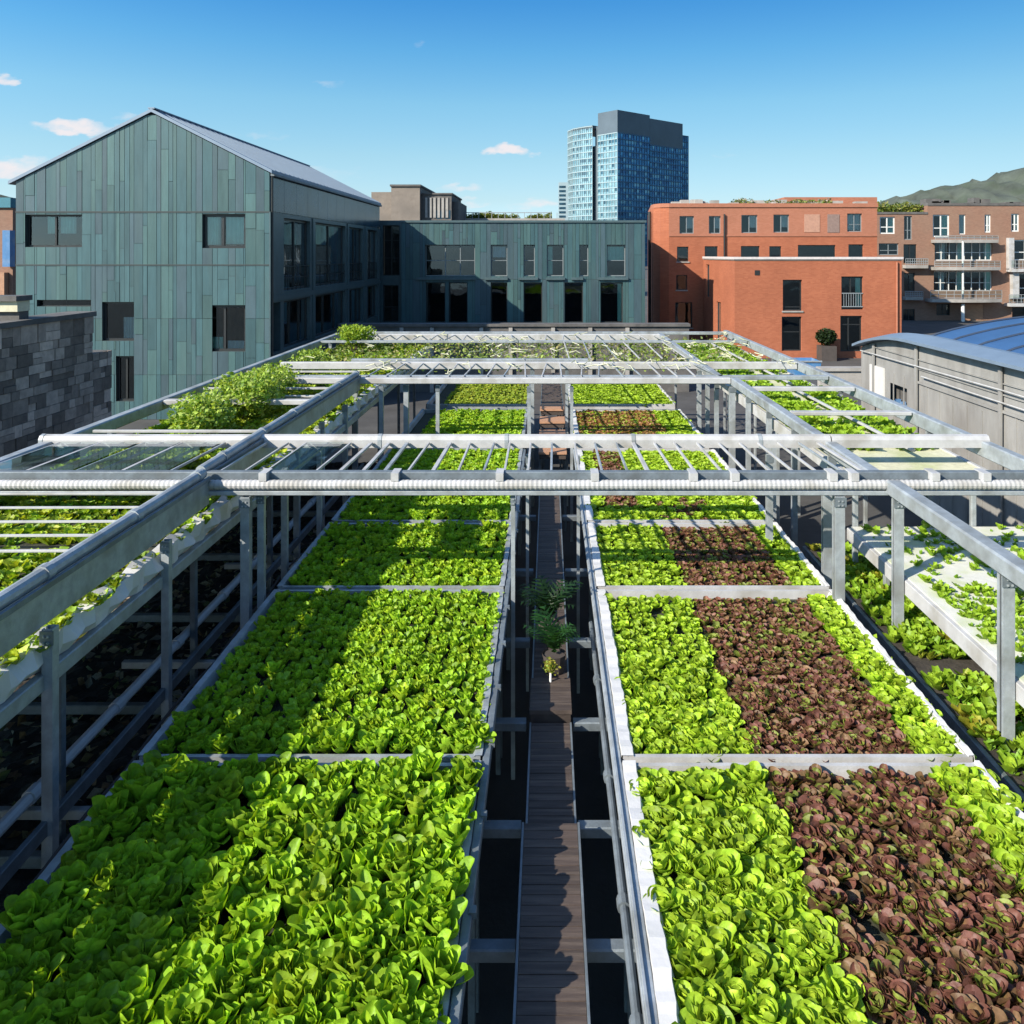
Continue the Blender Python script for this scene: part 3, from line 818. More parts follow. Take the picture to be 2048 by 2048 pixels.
for i in range(14):
    xx = random.uniform(c2, b - 2); k.box(xx, xx + random.uniform(.4, 1.6), DA + 1, DA + 2.2, zB + .25, zB + random.uniform(.4, .9))
k.build('roof', dark_conc, ap)
for h, r in zip(hs, WA):
    st = r[4]
    if st == 'k': continue
    fm = {'w': pale_frame, 'g': grey_frame, 'c': pale_frame, 'd': dark_frame, 'b': pale_frame}[st]
    if st == 'b':
        window(ap, MA, *h, vm=(.13, .27, .4, .53, .66, .8, .9), hm=(.42,), fmat=fm, fw=.08, rec=.18, blinds=((.42, .52, .02, .98, blind), (.88, .99, .02, .98, blind), (.1, .2, .02, .98, blind_white)))
    else:
        window(ap, MA, *h, vm=(.5,) if st != 'c' else (), hm=(.4,) if st in 'wg' else (), fmat=fm, fw=.12 if st == 'w' else .08, rec=.12,
               blinds=((.05, .95, .03, .97, blind_white),) if st == 'c' else (((.5, .96, .05, .96, blind),) if st == 'w' else ()))
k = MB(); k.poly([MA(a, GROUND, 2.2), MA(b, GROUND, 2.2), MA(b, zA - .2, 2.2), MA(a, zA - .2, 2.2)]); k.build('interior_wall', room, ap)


def balcony(p, q, r, rh, wd, bow=0.0, mat=concrete, slab=.3):
    s0, s1 = X(ax(p), DA), X(ax(q), DA); z = Z(ay(r), DA)
    n = 10; out = []
    for i in range(n + 1):
        t = i / n; out.append((s0 + (s1 - s0) * t, DA - wd - bow * math.sin(math.pi * t)))
    k = MB()
    ring = [(s0, DA)] + out + [(s1, DA)]
    k.poly([(x, y, z) for x, y in ring]); k.poly([(x, y, z - slab) for x, y in ring])
    for i in range(len(ring) - 1):
        (x0, y0), (x1, y1) = ring[i], ring[i + 1]
        k.poly([(x0, y0, z - slab), (x1, y1, z - slab), (x1, y1, z), (x0, y0, z)])
    o = k.build('balcony', mat, ap)
    k = MB()
    for zz in (rh, rh * .55, .12): k.tube([(x, y + .05, z + zz) for x, y in out], .028, 6)
    for x, y in out: k.tube([(x, y + .05, z), (x, y + .05, z + rh)], .022, 6)
    k.build('railing', rail_steel, o)
    g_ = MB()
    for i in range(n):
        (x0, y0), (x1, y1) = out[i], out[i + 1]
        g_.poly([(x0, y0 + .07, z + .15), (x1, y1 + .07, z + .15), (x1, y1 + .07, z + rh - .05), (x0, y0 + .07, z + rh - .05)])
    g_.build('pane', glass_roof, o)


balcony(880, 1600, 1130, .55, 1.1, .5); balcony(830, 1610, 1480, .8, 1.2, .5); balcony(900, 1590, 830, .35, .9, .2)
balcony(585, 830, 1110, .6, .7); balcony(580, 775, 1460, .5, .7); balcony(1735, 2150, 1150, .8, .9, 0, white_pvc); balcony(1710, 2150, 1530, .8, .9, 0, white_pvc)
k = MB(); k.tube([(X(ax(1180), DA), DA - 1.2, GROUND), (X(ax(1180), DA), DA - 1.2, Z(ay(1500), DA) - .3)], .16, 8)
k.tube([(X(ax(1180), DA), DA - 1.2, Z(ay(1480), DA)), (X(ax(1180), DA), DA - 1.2, Z(ay(850), DA))], .09, 8); k.build('column', pale_frame, ap)
k = MB(); mbox(k, MA, *hs[15], .03, .08); k.build('garage_door', timber_light, ap)
for (p, q) in ((1735, 1790), (1775, 1845)):
    k = MB(); mbox(k, MA, X(ax(p), DA), X(ax(q), DA), Z(ay(1480 if p > 1750 else 1160), DA), Z(ay(1190 if p > 1750 else 810), DA), -.5, -.002); k.build('column', white_pvc, ap)

# mossy roof garden and dark sheds on the far roofs
rr = np.random.default_rng(4)


def roof_green(name, label, x0, x1, y0, y1, z, h, n, size, cols, seed, cat='shrub'):
    rg = np.random.default_rng(seed)
    nb = max(3, int((x1 - x0) / .7)); bx = rg.uniform(x0, x1, nb); bh = rg.uniform(.4, 1, nb) * h

    def pts(n):
        i = rg.integers(nb, size=n)
        q = rg.normal(0, 1, (n, 3)); q /= np.linalg.norm(q, axis=1)[:, None]
        q *= rg.uniform(.5, 1, (n, 1))
        P = np.empty((n, 3)); P[:, 0] = np.clip(bx[i] + q[:, 0] * 1.0, x0, x1); P[:, 1] = rg.uniform(y0, y1, n); P[:, 2] = z + np.abs(q[:, 2]) * bh[i]
        return P
    V, Fc, C = leaf_cloud(n, pts, size, cols, rg, .6)
    return tag(link_mesh(name, V, Fc, C, bush_mat), label, cat)


GC = [(0.16, 0.2, 0.03), (0.1, 0.15, 0.025), (0.22, 0.22, 0.05), (0.07, 0.1, 0.02)]
roof_green('roof_shrub', 'yellow green shrubs on the roof edge of the brown apartments', X(1656, 76), X(1748, 76), 75.6, 79, zA + .2, 1.5, 2600, .28, GC, 2)

roof_green('roof_garden', 'low planting and mossy clumps along the roof edge of the tall brick block', X(1385, 60), X(1560, 60), 59, 62, Z(388, 60), .6, 3000, .2, GC + [(.3, .28, .22), (.4, .38, .34)], 21)
k = MB(); k.box(X(1480, 62), X(1655, 62), 62, 69, Z(389, 62), Z(372, 62)); k.build('roof_storey', brick_dull, tb)
# ------------------------------------------------------------------ far buildings between house and tower
DC = 100.0
brown_conc = material('brown_concrete', (0.2, 0.172, 0.145), 0.9, 0, 0.2, 1.2, 0.2, 8, dirt=(0.11, 0.1, 0.09), dscale=0.3, damount=0.6)
cb = thing('concrete_building', 'grey brown concrete building with stepped roofs behind the link', 'building', (X(770, DC), DC, GROUND))
k = MB(); k.box(X(738, DC), X(792, DC), DC, DC + 14, GROUND, Z(352, DC)); k.box(X(694, DC), X(738, DC) - .02, DC + 2, DC + 14, GROUND, Z(360, DC))
k.build('wall', brown_conc, cb)
k = MB(); k.box(X(792, DC) + .02, X(850, DC), DC + 1, DC + 12, GROUND, Z(366, DC)); k.box(X(850, DC) + .02, X(862, DC), DC + 2, DC + 12, GROUND, Z(378, DC))
k.build('wing', dark_conc, cb)
k = MB(); k.box(X(736, DC), X(794, DC), DC - .2, DC + 14.2, Z(352, DC) + .01, Z(352, DC) + .25); k.box(X(792, DC) + .1, X(852, DC), DC + .8, DC + 12.2, Z(366, DC) + .01, Z(366, DC) + .2)
k.build('roof', dark_conc, cb)
MC = mapping('front', DC + 1)
for i in range(6):
    s = X(800, DC) + i * .52; k = MB(); mbox(k, MC, s, s + .3, Z(410, DC), Z(372, DC), -.12, -.002); k.build('fin', concrete, cb)
for px_ in (822, 838):
    k = MB(); mbox(k, MC, X(px_, DC), X(px_ + 10, DC), Z(412, DC), Z(396, DC), -.03, -.001); k.build('window', black_panel, cb)

rb = thing('garden_roof_building', 'low grey building with a planted roof garden between concrete block and tower', 'building', (X(955, 110), 110, GROUND))
k = MB(); k.box(X(862, 110), X(1066, 110), 110, 122, GROUND, Z(412, 110)); k.build('wall', concrete, rb)
k = MB()
for i in range(16):
    s = X(866, 110) + i * .9; k.bar((s, 110.2, Z(412, 110)), (s, 110.2, Z(401, 110)), .08, .08)
k.bar((X(864, 110), 110.2, Z(401, 110)), (X(1040, 110), 110.2, Z(401, 110)), .1, .1); k.build('railing', rail_steel, rb)
roof_green('roof_hedge', 'row of leafy plants along the railing of the low garden roof', X(866, 110), X(1040, 110), 110.6, 113, Z(413, 110), 1.3, 6500, .26, GC, 8, 'hedge')
sm = thing('office_building', 'small pale office block with rows of windows beside the glass tower', 'building', (X(1055, 300), 300, GROUND))
k = MB(); k.box(X(1054, 300), X(1072, 300), 300, 312, GROUND, Z(344, 300)); k.build('wall', tower_white, sm)
Ms = mapping('front', 300)
for r in range(8):
    k = MB(); mbox(k, Ms, X(1055, 300), X(1067, 300), Z(352 + r * 8, 300) - .5, Z(352 + r * 8, 300) + .3, -.1, -.01); k.build('window', black_panel, sm)

# ------------------------------------------------------------------ tower
P0 = np.array((34.5, 400.0)); RV = np.array((38.3, 33.6)); LV = np.array((-33.6, 38.3))
tw = thing('glass_tower', 'tall blue glass office tower with a grey crown on the skyline', 'tower', (P0[0], P0[1], GROUND))


def tower_face(A, B, z0, z1, nfl, ncol, cols, name_cols, out, seed, mull):
    rg = random.Random(seed)
    A = np.array(A); B = np.array(B); t = (B - A); ln = np.linalg.norm(t); t /= ln
    n = np.array((t[1], -t[0]))
    if np.dot(n, A - np.array((45, 450))) < 0: n = -n
    gm, mm = out
    zs = np.linspace(z0, z1, nfl + 1)
    us = np.linspace(0, ln, ncol + 1)
    for i in range(nfl):
        for j in range(ncol):
            p = A + t * us[j]; q = A + t * us[j + 1]
            zm_ = zs[i] + (zs[i + 1] - zs[i]) * 0.42
            c = np.array(rg.choice(cols)) * rg.uniform(.75, 1.25)
            sp_ = np.array(cols[0]) * 1.15
            gm.poly([(p[0], p[1], zs[i]), (q[0], q[1], zs[i]), (q[0], q[1], zm_), (p[0], p[1], zm_)], tuple(sp_))
            gm.poly([(p[0], p[1], zm_), (q[0], q[1], zm_), (q[0], q[1], zs[i + 1]), (p[0], p[1], zs[i + 1])], tuple(c))
    for z in zs:
        p = A + n * .12; q = B + n * .12
        mm.bar((p[0], p[1], z), (q[0], q[1], z), .3, .45)
    for u in us:
        p = A + t * u + n * .15
        mm.bar((p[0], p[1], z0), (p[0], p[1], z1), .22, .3)


zT = Z(207, 400); zC = Z(250, 400); zB_ = GROUND
PR = P0 + RV; PM = P0 + RV * .476
PL = P0 + LV * .272
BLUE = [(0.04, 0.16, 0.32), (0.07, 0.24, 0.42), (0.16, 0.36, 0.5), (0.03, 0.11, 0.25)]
SUNLIT_PALE = [(0.22, 0.36, 0.40), (0.15, 0.28, 0.33), (0.06, 0.14, 0.19), (0.28, 0.43, 0.47)]  # west face: its sunlit brightness is painted into the glass colours
gm, mm = MB(), MB()
tower_face(P0, PM, zB_, zC, 22, 12, BLUE, 0, (gm, mm), 1, 0)
tower_face(PM, PR, zB_, zC - 4, 21, 14, BLUE, 0, (gm, mm), 2, 0)
e0, e1 = PR - RV / np.linalg.norm(RV) * 0 + LV * .03, P0 + RV * 1.13 + LV * .03
tower_face(e0, e1, zB_, Z(258, 440), 21, 4, BLUE, 0, (gm, mm), 3, 0)
gm.build('east_glazing', tower_glass, tw); mm.build('mullion', tower_line, tw)
gm, mm = MB(), MB()
tower_face(P0, PL, zB_, zC, 22, 7, SUNLIT_PALE, 0, (gm, mm), 4, 0)
lft = [P0 + LV * .32 - RV * .03, P0 + LV * .45 - RV * .05, P0 + LV * .6 - RV * .04, P0 + LV * .74 + RV * .02]
zLt = Z(243, 420)
for i in range(3): tower_face(lft[i], lft[i + 1], zB_, zLt, 22, 5, SUNLIT_PALE, 0, (gm, mm), 5 + i, 0)
gm.build('west_glazing', tower_glass, tw); mm.build('mullion', tower_white, tw)
k = MB()


def slab(pts, z0, z1, mb):
    mb.poly([(p[0], p[1], z1) for p in pts]); mb.poly([(p[0], p[1], z0) for p in pts])
    for i in range(len(pts)):
        p, q = pts[i], pts[(i + 1) % len(pts)]
        mb.poly([(p[0], p[1], z0), (q[0], q[1], z0), (q[0], q[1], z1), (p[0], p[1], z1)])


slab([P0, PM, PM + LV * .272, PL], zC + .3, zT, k)
slab([PM + RV * .002, PR, PR + LV * .272, PM + LV * .272 + RV * .002], zC - 3.8, zT - 1.6, k)
k.build('crown', tower_crown, tw)
k = MB()
I = RV / np.linalg.norm(RV) * .6 + LV / np.linalg.norm(LV) * .6
slab([P0 + I, PR + I, PR + LV * .7, P0 + LV * .7 + I], zB_, zC - 5, k)
slab([PL + RV * .02, PL + RV * .2, P0 + LV * .33 + RV * .2, P0 + LV * .33 + RV * .02], zB_, zLt, k)
slab([lft[0], lft[1], lft[2], lft[3], lft[3] + RV * .5, lft[0] + RV * .5], zLt - 1, zLt + .4, k)
slab([e0 + LV * .02, e1 + LV * .02, e1 + LV * .4, e0 + LV * .4], zB_, Z(258, 440) - .5, k)
k.build('core', tower_crown, tw)

# ------------------------------------------------------------------ left edge: stone wall, brick building
sw = thing('stone_wall', 'dark grey patchwork stone wall beside the teal gabled house', 'wall', (-12.6, 17, GROUND))
MS = mapping('east', -12.4)
k = MB(); rg = random.Random(12)


def stones(mb, y0, y1, z0, z1):
    z = z0
    while z < z1 - .02:
        h = rg.choice((.22, .3, .36, .44)); h = min(h, z1 - z)
        if z1 - z - h < .12: h = z1 - z
        y = y0
        while y < y1 - .02:
            w_ = rg.uniform(.22, .62)
            if y1 - y - w_ < .15: w_ = y1 - y
            if rg.random() < .35 and h > .28:
                parts = ((z, z + h * .5), (z + h * .5, z + h))
            else: parts = ((z, z + h),)
            for p, q in parts:
                v = rg.choice((.11, .14, .19, .24, .3, .4)) * rg.uniform(.8, 1.2); c = (v * 1.25, v * 1.02, v * .84)
                mbox(mb, MS, y + .006, y + w_ - .006, p + .006, q - .006, -rg.uniform(.01, .05), .1, c)
            y += w_
        z += h


stones(k, 9, 21.7, GROUND, 2.32); stones(k, 21.7, 22.6, GROUND, 1.3)
k.build('stone_facing', stone, sw)
k = MB(); k.box(-13.0, -12.41, 9, 21.7, GROUND, 2.32); k.box(-13.0, -12.41, 21.7, 22.6, GROUND, 1.3); k.build('wall', dark_conc, sw)
k = MB(); k.box(-13.1, -12.32, 9, 21.78, 2.323, 2.45); k.build('coping', dark_conc, sw)
sh_ = thing('roof_shed', 'low pale fronted shed on the roof behind the dark stone wall', 'shed', (X(10, 19), 19, GROUND))
k = MB(); k.box(X(-80, 19), X(36, 19), 19, 19.35, GROUND, Z(588, 19)); k.build('wall', dark_conc, sh_)
k = MB(); k.box(X(-80, 19), X(38, 19), 18.9, 19.35, Z(588, 19) + .004, Z(568, 19)); k.build('fascia', material('cream_panel', (.52, .50, .36), .7), sh_)
k = MB(); k.box(X(-80, 19), X(41, 19), 18.8, 19.4, Z(568, 19) + .004, Z(558, 19)); k.build('roof', dark_conc, sh_)

bb = thing('brick_row_house', 'dull brick row house with a teal roof band at the edge of the view', 'house', (X(-20, 62), 62, GROUND))
k = MB(); k.box(X(-300, 62), X(24, 62), 62, 70, GROUND, Z(392, 62)); k.build('wall', brick_brown, bb)
k = MB(); k.box(X(-300, 62), X(23, 62), 61.8, 70, Z(392, 62) + .01, Z(373, 62)); k.build('roof', material('teal_roof', (.02, .15, .2), .6), bb)
k = MB(); k.box(X(-300, 62), X(16, 62), 61.5, 61.99, Z(556, 62), Z(514, 62)); k.build('timber_panel', timber_light, bb)
k = MB(); k.box(X(16, 62), X(30, 62), 61.3, 61.9, Z(503, 62), Z(435, 62)); k.build('bay', blue_paint, bb)

# ------------------------------------------------------------------ vaulted hall
hx = 9.2
vh = thing('vaulted_hall', 'grey concrete hall with a blue curved standing seam roof', 'building', (13, 16, GROUND))


def wt(y):
    return 1.78 - (0.5 * ((y - 20.0) / 3.5) ** 2 if y > 20 else 0)


k = MB(); ys = np.linspace(6, 23.5, 36)
hole = (20.55, 21.6, -.15, .55)
for i in range(35):
    y0_, y1_ = ys[i], ys[i + 1]
    segs = [(GROUND, None)]
    if hole[0] < (y0_ + y1_) / 2 < hole[1]:
        k.poly([(hx, y0_, GROUND), (hx, y1_, GROUND), (hx, y1_, hole[2]), (hx, y0_, hole[2])])
        k.poly([(hx, y0_, hole[3]), (hx, y1_, hole[3]), (hx, y1_, wt(y1_)), (hx, y0_, wt(y0_))])
    else:
        k.poly([(hx, y0_, GROUND), (hx, y1_, GROUND), (hx, y1_, wt(y1_)), (hx, y0_, wt(y0_))])
k.poly([(hx, 23.5, GROUND), (17.5, 23.5, GROUND), (17.5, 23.5, wt(23.5)), (hx, 23.5, wt(23.5))])
k.poly([(hx, 6, GROUND), (17.5, 6, GROUND), (17.5, 6, wt(6)), (hx, 6, wt(6))])
k.poly([(17.5, 6, GROUND), (17.5, 23.5, GROUND), (17.5, 23.5, wt(23.5)), (17.5, 6, wt(6))])
k.build('wall', hall_wall, vh)
k = MB(); MH = mapping('west', hx)
for y_ in np.arange(7, 23, .62): mbox(k, MH, y_, y_ + .035, GROUND, .78 + .1 * math.sin(y_), -.02, -.001)
mbox(k, MH, 6, 19.8, .8, .86, -.05, -.021); mbox(k, MH, 6, 19.8, 1.15, 1.18, -.04, -.001); mbox(k, MH, 6, 23.2, 1.38, 1.40, -.04, -.001)
for y_ in (16.1, 19.8, 22.4): mbox(k, MH, y_, y_ + .1, GROUND, wt(y_) - .05, -.09, -.051)
k.build('wall_ribs', hall_wall, vh)
k = MB(); k.tube([(hx - .1, 6, 1.27), (hx - .1, 16, 1.27), (hx - .1, 23.3, 1.2)], .018, 6); k.cut(); k.tube([(hx - .1, 6, 1.02), (hx - .1, 19.5, 1.02)], .018, 6); k.build_parts('cable', white_pvc, vh)
k = MB(); mbox(k, MH, 21.85, 22.75, -.2, .88, -.06, -.002); k.build('panel', white_foil, vh, )
k = MB(); k.box(hx + .25, hx + .3, 20.5, 21.7, -.2, .6); k.build('interior_wall', dark_conc, vh)
k = MB()
for i in range(9):
    yy = 20.6 + i * .1; k.box(hx + .08, hx + .2, yy, yy + .085, -.14, .02 + .12 * random.random(), (1, 1, 1)); k.cut()
k.build_parts('niche_panel', blue_paint, vh)
k = MB()
for i in range(35):
    y0_, y1_ = ys[i], ys[i + 1]; za, zb2 = wt(y0_), wt(y1_)
    ring = lambda y, z: [(hx - .28, y, z + .02), (hx - .28, y, z + .09), (hx + .25, y, z + .2), (hx + .6, y, z + .16), (hx + .6, y, z + .01)]
    A_, B_ = ring(y0_, za), ring(y1_, zb2)
    for j in range(5): k.poly([A_[j], A_[(j + 1) % 5], B_[(j + 1) % 5], B_[j]])
k.build('eave', galv_dark if False else roof_metal, vh, True)
k = MB(); vx0, vx1, vc = hx + .55, 17.2, 2.42
sm_ = MB()


def vz(t, y):
    dr = 0.62 * max(0, (y - 20.5) / 2.6) ** 2
    return (1.80 - dr) + (vc - 1.80) * math.sin(math.pi * t) ** .8


def vxx(t, y):
    return vx0 + (vx1 - vx0) * t + 1.0 * max(0, (y - 20.5) / 2.6) ** 1.5 * (1 - t)


vys = np.concatenate([np.linspace(6, 20, 11), np.linspace(20.6, 23.1, 6)]); vts = np.linspace(0, 1, 21)
for i in range(len(vys) - 1):
    for j in range(20):
        k.poly([(vxx(vts[j], vys[i]), vys[i], vz(vts[j], vys[i])), (vxx(vts[j + 1], vys[i]), vys[i], vz(vts[j + 1], vys[i])),
                (vxx(vts[j + 1], vys[i + 1]), vys[i + 1], vz(vts[j + 1], vys[i + 1])), (vxx(vts[j], vys[i + 1]), vys[i + 1], vz(vts[j], vys[i + 1]))])
k.poly([(vxx(t, 23.1), 23.1, vz(t, 23.1)) for t in vts] + [(vx1, 23.1, .8), (vx0 + 1, 23.1, .8)])
k.build('roof', vault_metal, vh, True)
for y_ in np.arange(7, 23, 1.15):
    sm_.tube([(vxx(t, y_), y_, vz(t, y_) + .012) for t in vts], .035, 5); sm_.cut()
sm_.build_parts('seam', seam_dark, vh)

# small yard things in front of the annexe
sk = thing('skip', 'blue steel skip standing below the orange brick annexe', 'skip', (X(1525, 40), 40, GROUND))
zt_ = Z(682, 40); k = MB(); x0_, x1_ = X(1503, 40), X(1546, 40)
k.poly([(x0_, 40, GROUND), (x1_, 40, GROUND), (x1_ + .1, 40, zt_), (x0_ - .1, 40, zt_)]); k.poly([(x0_, 41.5, GROUND), (x1_, 41.5, GROUND), (x1_ + .1, 41.5, zt_), (x0_ - .1, 41.5, zt_)])
k.poly([(x0_, 40, GROUND), (x0_, 41.5, GROUND), (x0_ - .1, 41.5, zt_), (x0_ - .1, 40, zt_)]); k.poly([(x1_, 40, GROUND), (x1_, 41.5, GROUND), (x1_ + .1, 41.5, zt_), (x1_ + .1, 40, zt_)])
k.poly([(x0_, 40, zt_ - .4), (x1_, 40, zt_ - .4), (x1_, 41.5, zt_ - .4), (x0_, 41.5, zt_ - .4)])
k.build('body', blue_paint, sk); k = MB(); k.bar((x0_ - .12, 39.97, zt_), (x1_ + .12, 39.97, zt_), .06, .08); k.build('rim', galv, sk)
lw = thing('yard_wall', 'low concrete yard wall with a coping below the orange brick annexe', 'wall', (X(1590, 36), 36, GROUND))
k = MB(); k.box(X(1548, 36), X(1640, 36), 36, 36.4, GROUND, Z(700, 36)); k.build('wall', concrete, lw)
k = MB(); k.box(X(1546, 36), X(1642, 36), 35.9, 36.5, Z(700, 36) + .003, Z(694, 36)); k.build('coping', concrete, lw)
pt = thing('potted_tree', 'dark clipped potted tree between the two ground floor openings of the annexe', 'plant', (X(1559, 46.8), 46.8, GROUND))
zb1 = Z(655, 46.8)
k = MB(); k.box(X(1545, 46.8), X(1573, 46.8), 46.3, 47.2, GROUND, zb1 + .1); k.build('planter', terracotta, pt)
k = MB(); k.tube([(X(1559, 46.8), 46.8, zb1), (X(1558, 46.8), 46.8, zb1 + .6)], .06, 6); k.build('trunk', timber_dark, pt)
rg2 = np.random.default_rng(6)
V, Fc, C = leaf_cloud(1500, lambda n: np.array((X(1559, 46.8), 46.8, zb1 + .62)) + (lambda q: q / np.linalg.norm(q, axis=1)[:, None] * rg2.uniform(.5, 1, (n, 1)) * (.62, .5, .5))(rg2.normal(0, 1, (n, 3))), .16, [(.02, .045, .012), (.03, .06, .015), (.015, .03, .01)], rg2)
o = link_mesh('crown', V - np.array(pt.location), Fc, C, bush_mat, pt)
pw = thing('parapet_wall', 'low dark parapet wall running along the foot of the long teal building', 'wall', (0, 34, GROUND))
k = MB(); k.box(X(640, 36), X(1300, 36), 36, 36.5, GROUND, Z(616, 36)); k.build('wall', dark_conc, pw)
k = MB(); k.box(X(638, 36), X(1302, 36), 35.9, 36.6, Z(616, 36) + .003, Z(611, 36)); k.build('coping', dark_conc, pw)
for p in (648, 700, 755, 812, 905, 960, 1040, 1110, 1180):
    k = MB(); k.box(X(p, 36), X(p + 7, 36), 35.86, 35.997, GROUND, Z(618, 36)); k.build('pilaster', concrete, pw)

# ------------------------------------------------------------------ greenhouse frame
gf = thing('greenhouse_frame', 'galvanised steel greenhouse frame of posts, rails and white cross beams', 'frame', (0, 9.4, GROUND))
ZR = 1.35


def rail(x, y0, y1, w=.14, h=.17, z=ZR, mat=galv, double=False):
    k = MB(); k.bar((x, y0, z - h / 2), (x, y1, z - h / 2), w, h); k.build('rail', mat, gf)
    if double:
        k = MB(); k.tube([(x - .02, y0, z + .075), (x - .02, y1, z + .075)], .062, 12)
        for yy in np.arange(y0 + .6, y1, 1.4): k.tube([(x - .02, yy, z + .075), (x - .02, yy + .09, z + .075)], .075, 12)
        k.build('gutter_pipe', galv, gf, True)
        k = MB(); k.bar((x + .07, y0, z + .02), (x + .07, y1, z + .02), .03, .05); k.build('flashing', galv_dark, gf)


rail(-4.05, 0.2, 9.38, w=.13, h=.29, double=True); rail(-4.12, 9.5, 17.2, w=.13, h=.27, double=True); rail(-7.1, 8.0, 27, .16, .19)
rail(4.05, 0.2, 9.38, double=False, w=.17); rail(4.0, 9.5, 17.2, w=.17); rail(3.75, 17.3, 27, w=.15); rail(6.2, 9.5, 28, .14, .22)
rail(6.9, 4.6, 9.3, .16, .2)
# corrugated front gutter and its dark flashing
k = MB(); y = 9.4; xs = np.arange(-7.4, 7.4, .028)
prof = []
for i, x in enumerate(xs):
    r = .06 if i % 2 else .055
    prof.append((x, r))
n = 12
for i in range(len(prof) - 1):
    for j in range(n):
        a0 = 2 * math.pi * j / n; a1 = 2 * math.pi * (j + 1) / n
        (xa, ra), (xb, rb_) = prof[i], prof[i + 1]
        k.poly([(xa, y + ra * math.cos(a0), ZR - .06 + ra * math.sin(a0)), (xb, y + rb_ * math.cos(a0), ZR - .06 + rb_ * math.sin(a0)),
                (xb, y + rb_ * math.cos(a1), ZR - .06 + rb_ * math.sin(a1)), (xa, y + ra * math.cos(a1), ZR - .06 + ra * math.sin(a1))])
k.build('corrugated_pipe', white_pvc, gf, True)
k = MB(); k.bar((-7.4, 9.52, ZR + .02), (7.4, 9.52, ZR + .02), .1, .1); k.build('flashing', galv_dark, gf)
k = MB()
for x in (-3.4, -1.85, -.62, .5, 1.66, 2.15, 3.3, 3.55, 4.5, 5.1):
    k.box(x, x + .09, 9.36, 9.58, ZR - .01, ZR + .085); k.cut()
k.build_parts('clamp', white_pvc, gf)
k = MB(); k.bar((-7.4, 9.42, ZR - .155), (7.4, 9.42, ZR - .155), .1, .05); k.build('cross_beam', galv, gf)
# white ridge beam
for (a, b) in ((-7.2, -4.25), (-4.15, -.6), (-.58, 4.0), (4.02, 6.25)):
    k = MB(); w_, h_ = .22, .2
    pr = [(-.09, -.09), (.09, -.09), (.09, .02), (.06, .07), (0, .085), (-.06, .07), (-.09, .02)]
    k.sweep([(a, 11.4, ZR - .0), (b, 11.4, ZR)], pr)
    k.build('cross_beam', white_pvc, gf)
k = MB()
for x in (-7.2, -4.2, -2.4, -.6, 1.2, 3.0):
    k.sweep([(x - .025, 11.4, ZR), (x + .03, 11.4, ZR)], [(p[0] * 1.08, p[1] * 1.08) for p in pr]); k.cut()
k.build_parts('joint_collar', galv, gf)
# far cross beams
for (y, a, b, h, m_) in ((17.2, -5.9, 3.9, .13, white_pvc), (17.5, -6.2, 6.1, .09, galv), (19.7, -6.6, 6.1, .18, white_pvc), (20.3, -5.0, 1.0, .1, galv), (24.6, -7, 6.1, .07, galv), (26.6, -6.4, 3.7, .24, white_pvc), (27.4, -6.4, 6.2, .1, galv),
                         (14.6, -7.0, -4.3, .09, white_pvc), (13.5, 4.1, 6.1, .06, white_pvc), (16.0, 4.1, 6.1, .08, white_pvc)):
    k = MB(); k.bar((a, y, ZR - h / 2), (b, y, ZR - h / 2), .16, h); k.build('cross_beam', m_, gf)
# posts
posts = [(-3.93, 6.3, .1), (-3.93, 8.22, .09), (-3.55, 9.38, .12), (-3.42, 9.52, .09), (-3.5, 10.6, .09), (-3.5, 12.2, .08), (-3.97, 12.6, .1), (-3.97, 14, .09), (-3.97, 15.6, .1), (-4.15, 17.15, .12), (-3.6, 17.2, .1), (-3.1, 17.4, .12), (-2.4, 17.3, .09),
         (4.1, 7.16, .12), (4.1, 9.38, .12), (3.42, 9.42, .13), (3.62, 10.4, .12), (3.15, 11.4, .1), (4.0, 11.3, .1), (3.55, 12.6, .08), (4.0, 13, .1), (4.0, 14.5, .1), (4.0, 16, .1), (3.95, 17.2, .14), (3.7, 17.6, .1), (3.7, 18.6, .1), (3.7, 19.6, .1),
         (-.42, 9.45, .055), (-.30, 11.35, .05), (.42, 11.3, .05), (-.42, 17.2, .09), (.5, 17.25, .07), (.45, 19.7, .08), (-.4, 19.7, .1), (-7.1, 9.6, .1), (-7.1, 13, .1), (-7.1, 17, .1), (-7.1, 21, .1), (-7.1, 26, .1), (6.2, 9.6, .1), (6.2, 13, .1), (6.2, 17, .1), (6.2, 22, .1), (6.2, 27.5, .1), (-3.95, 4.4, .1), (4.05, 4.7, .1), (-3.95, .4, .1), (4.05, .4, .1)]
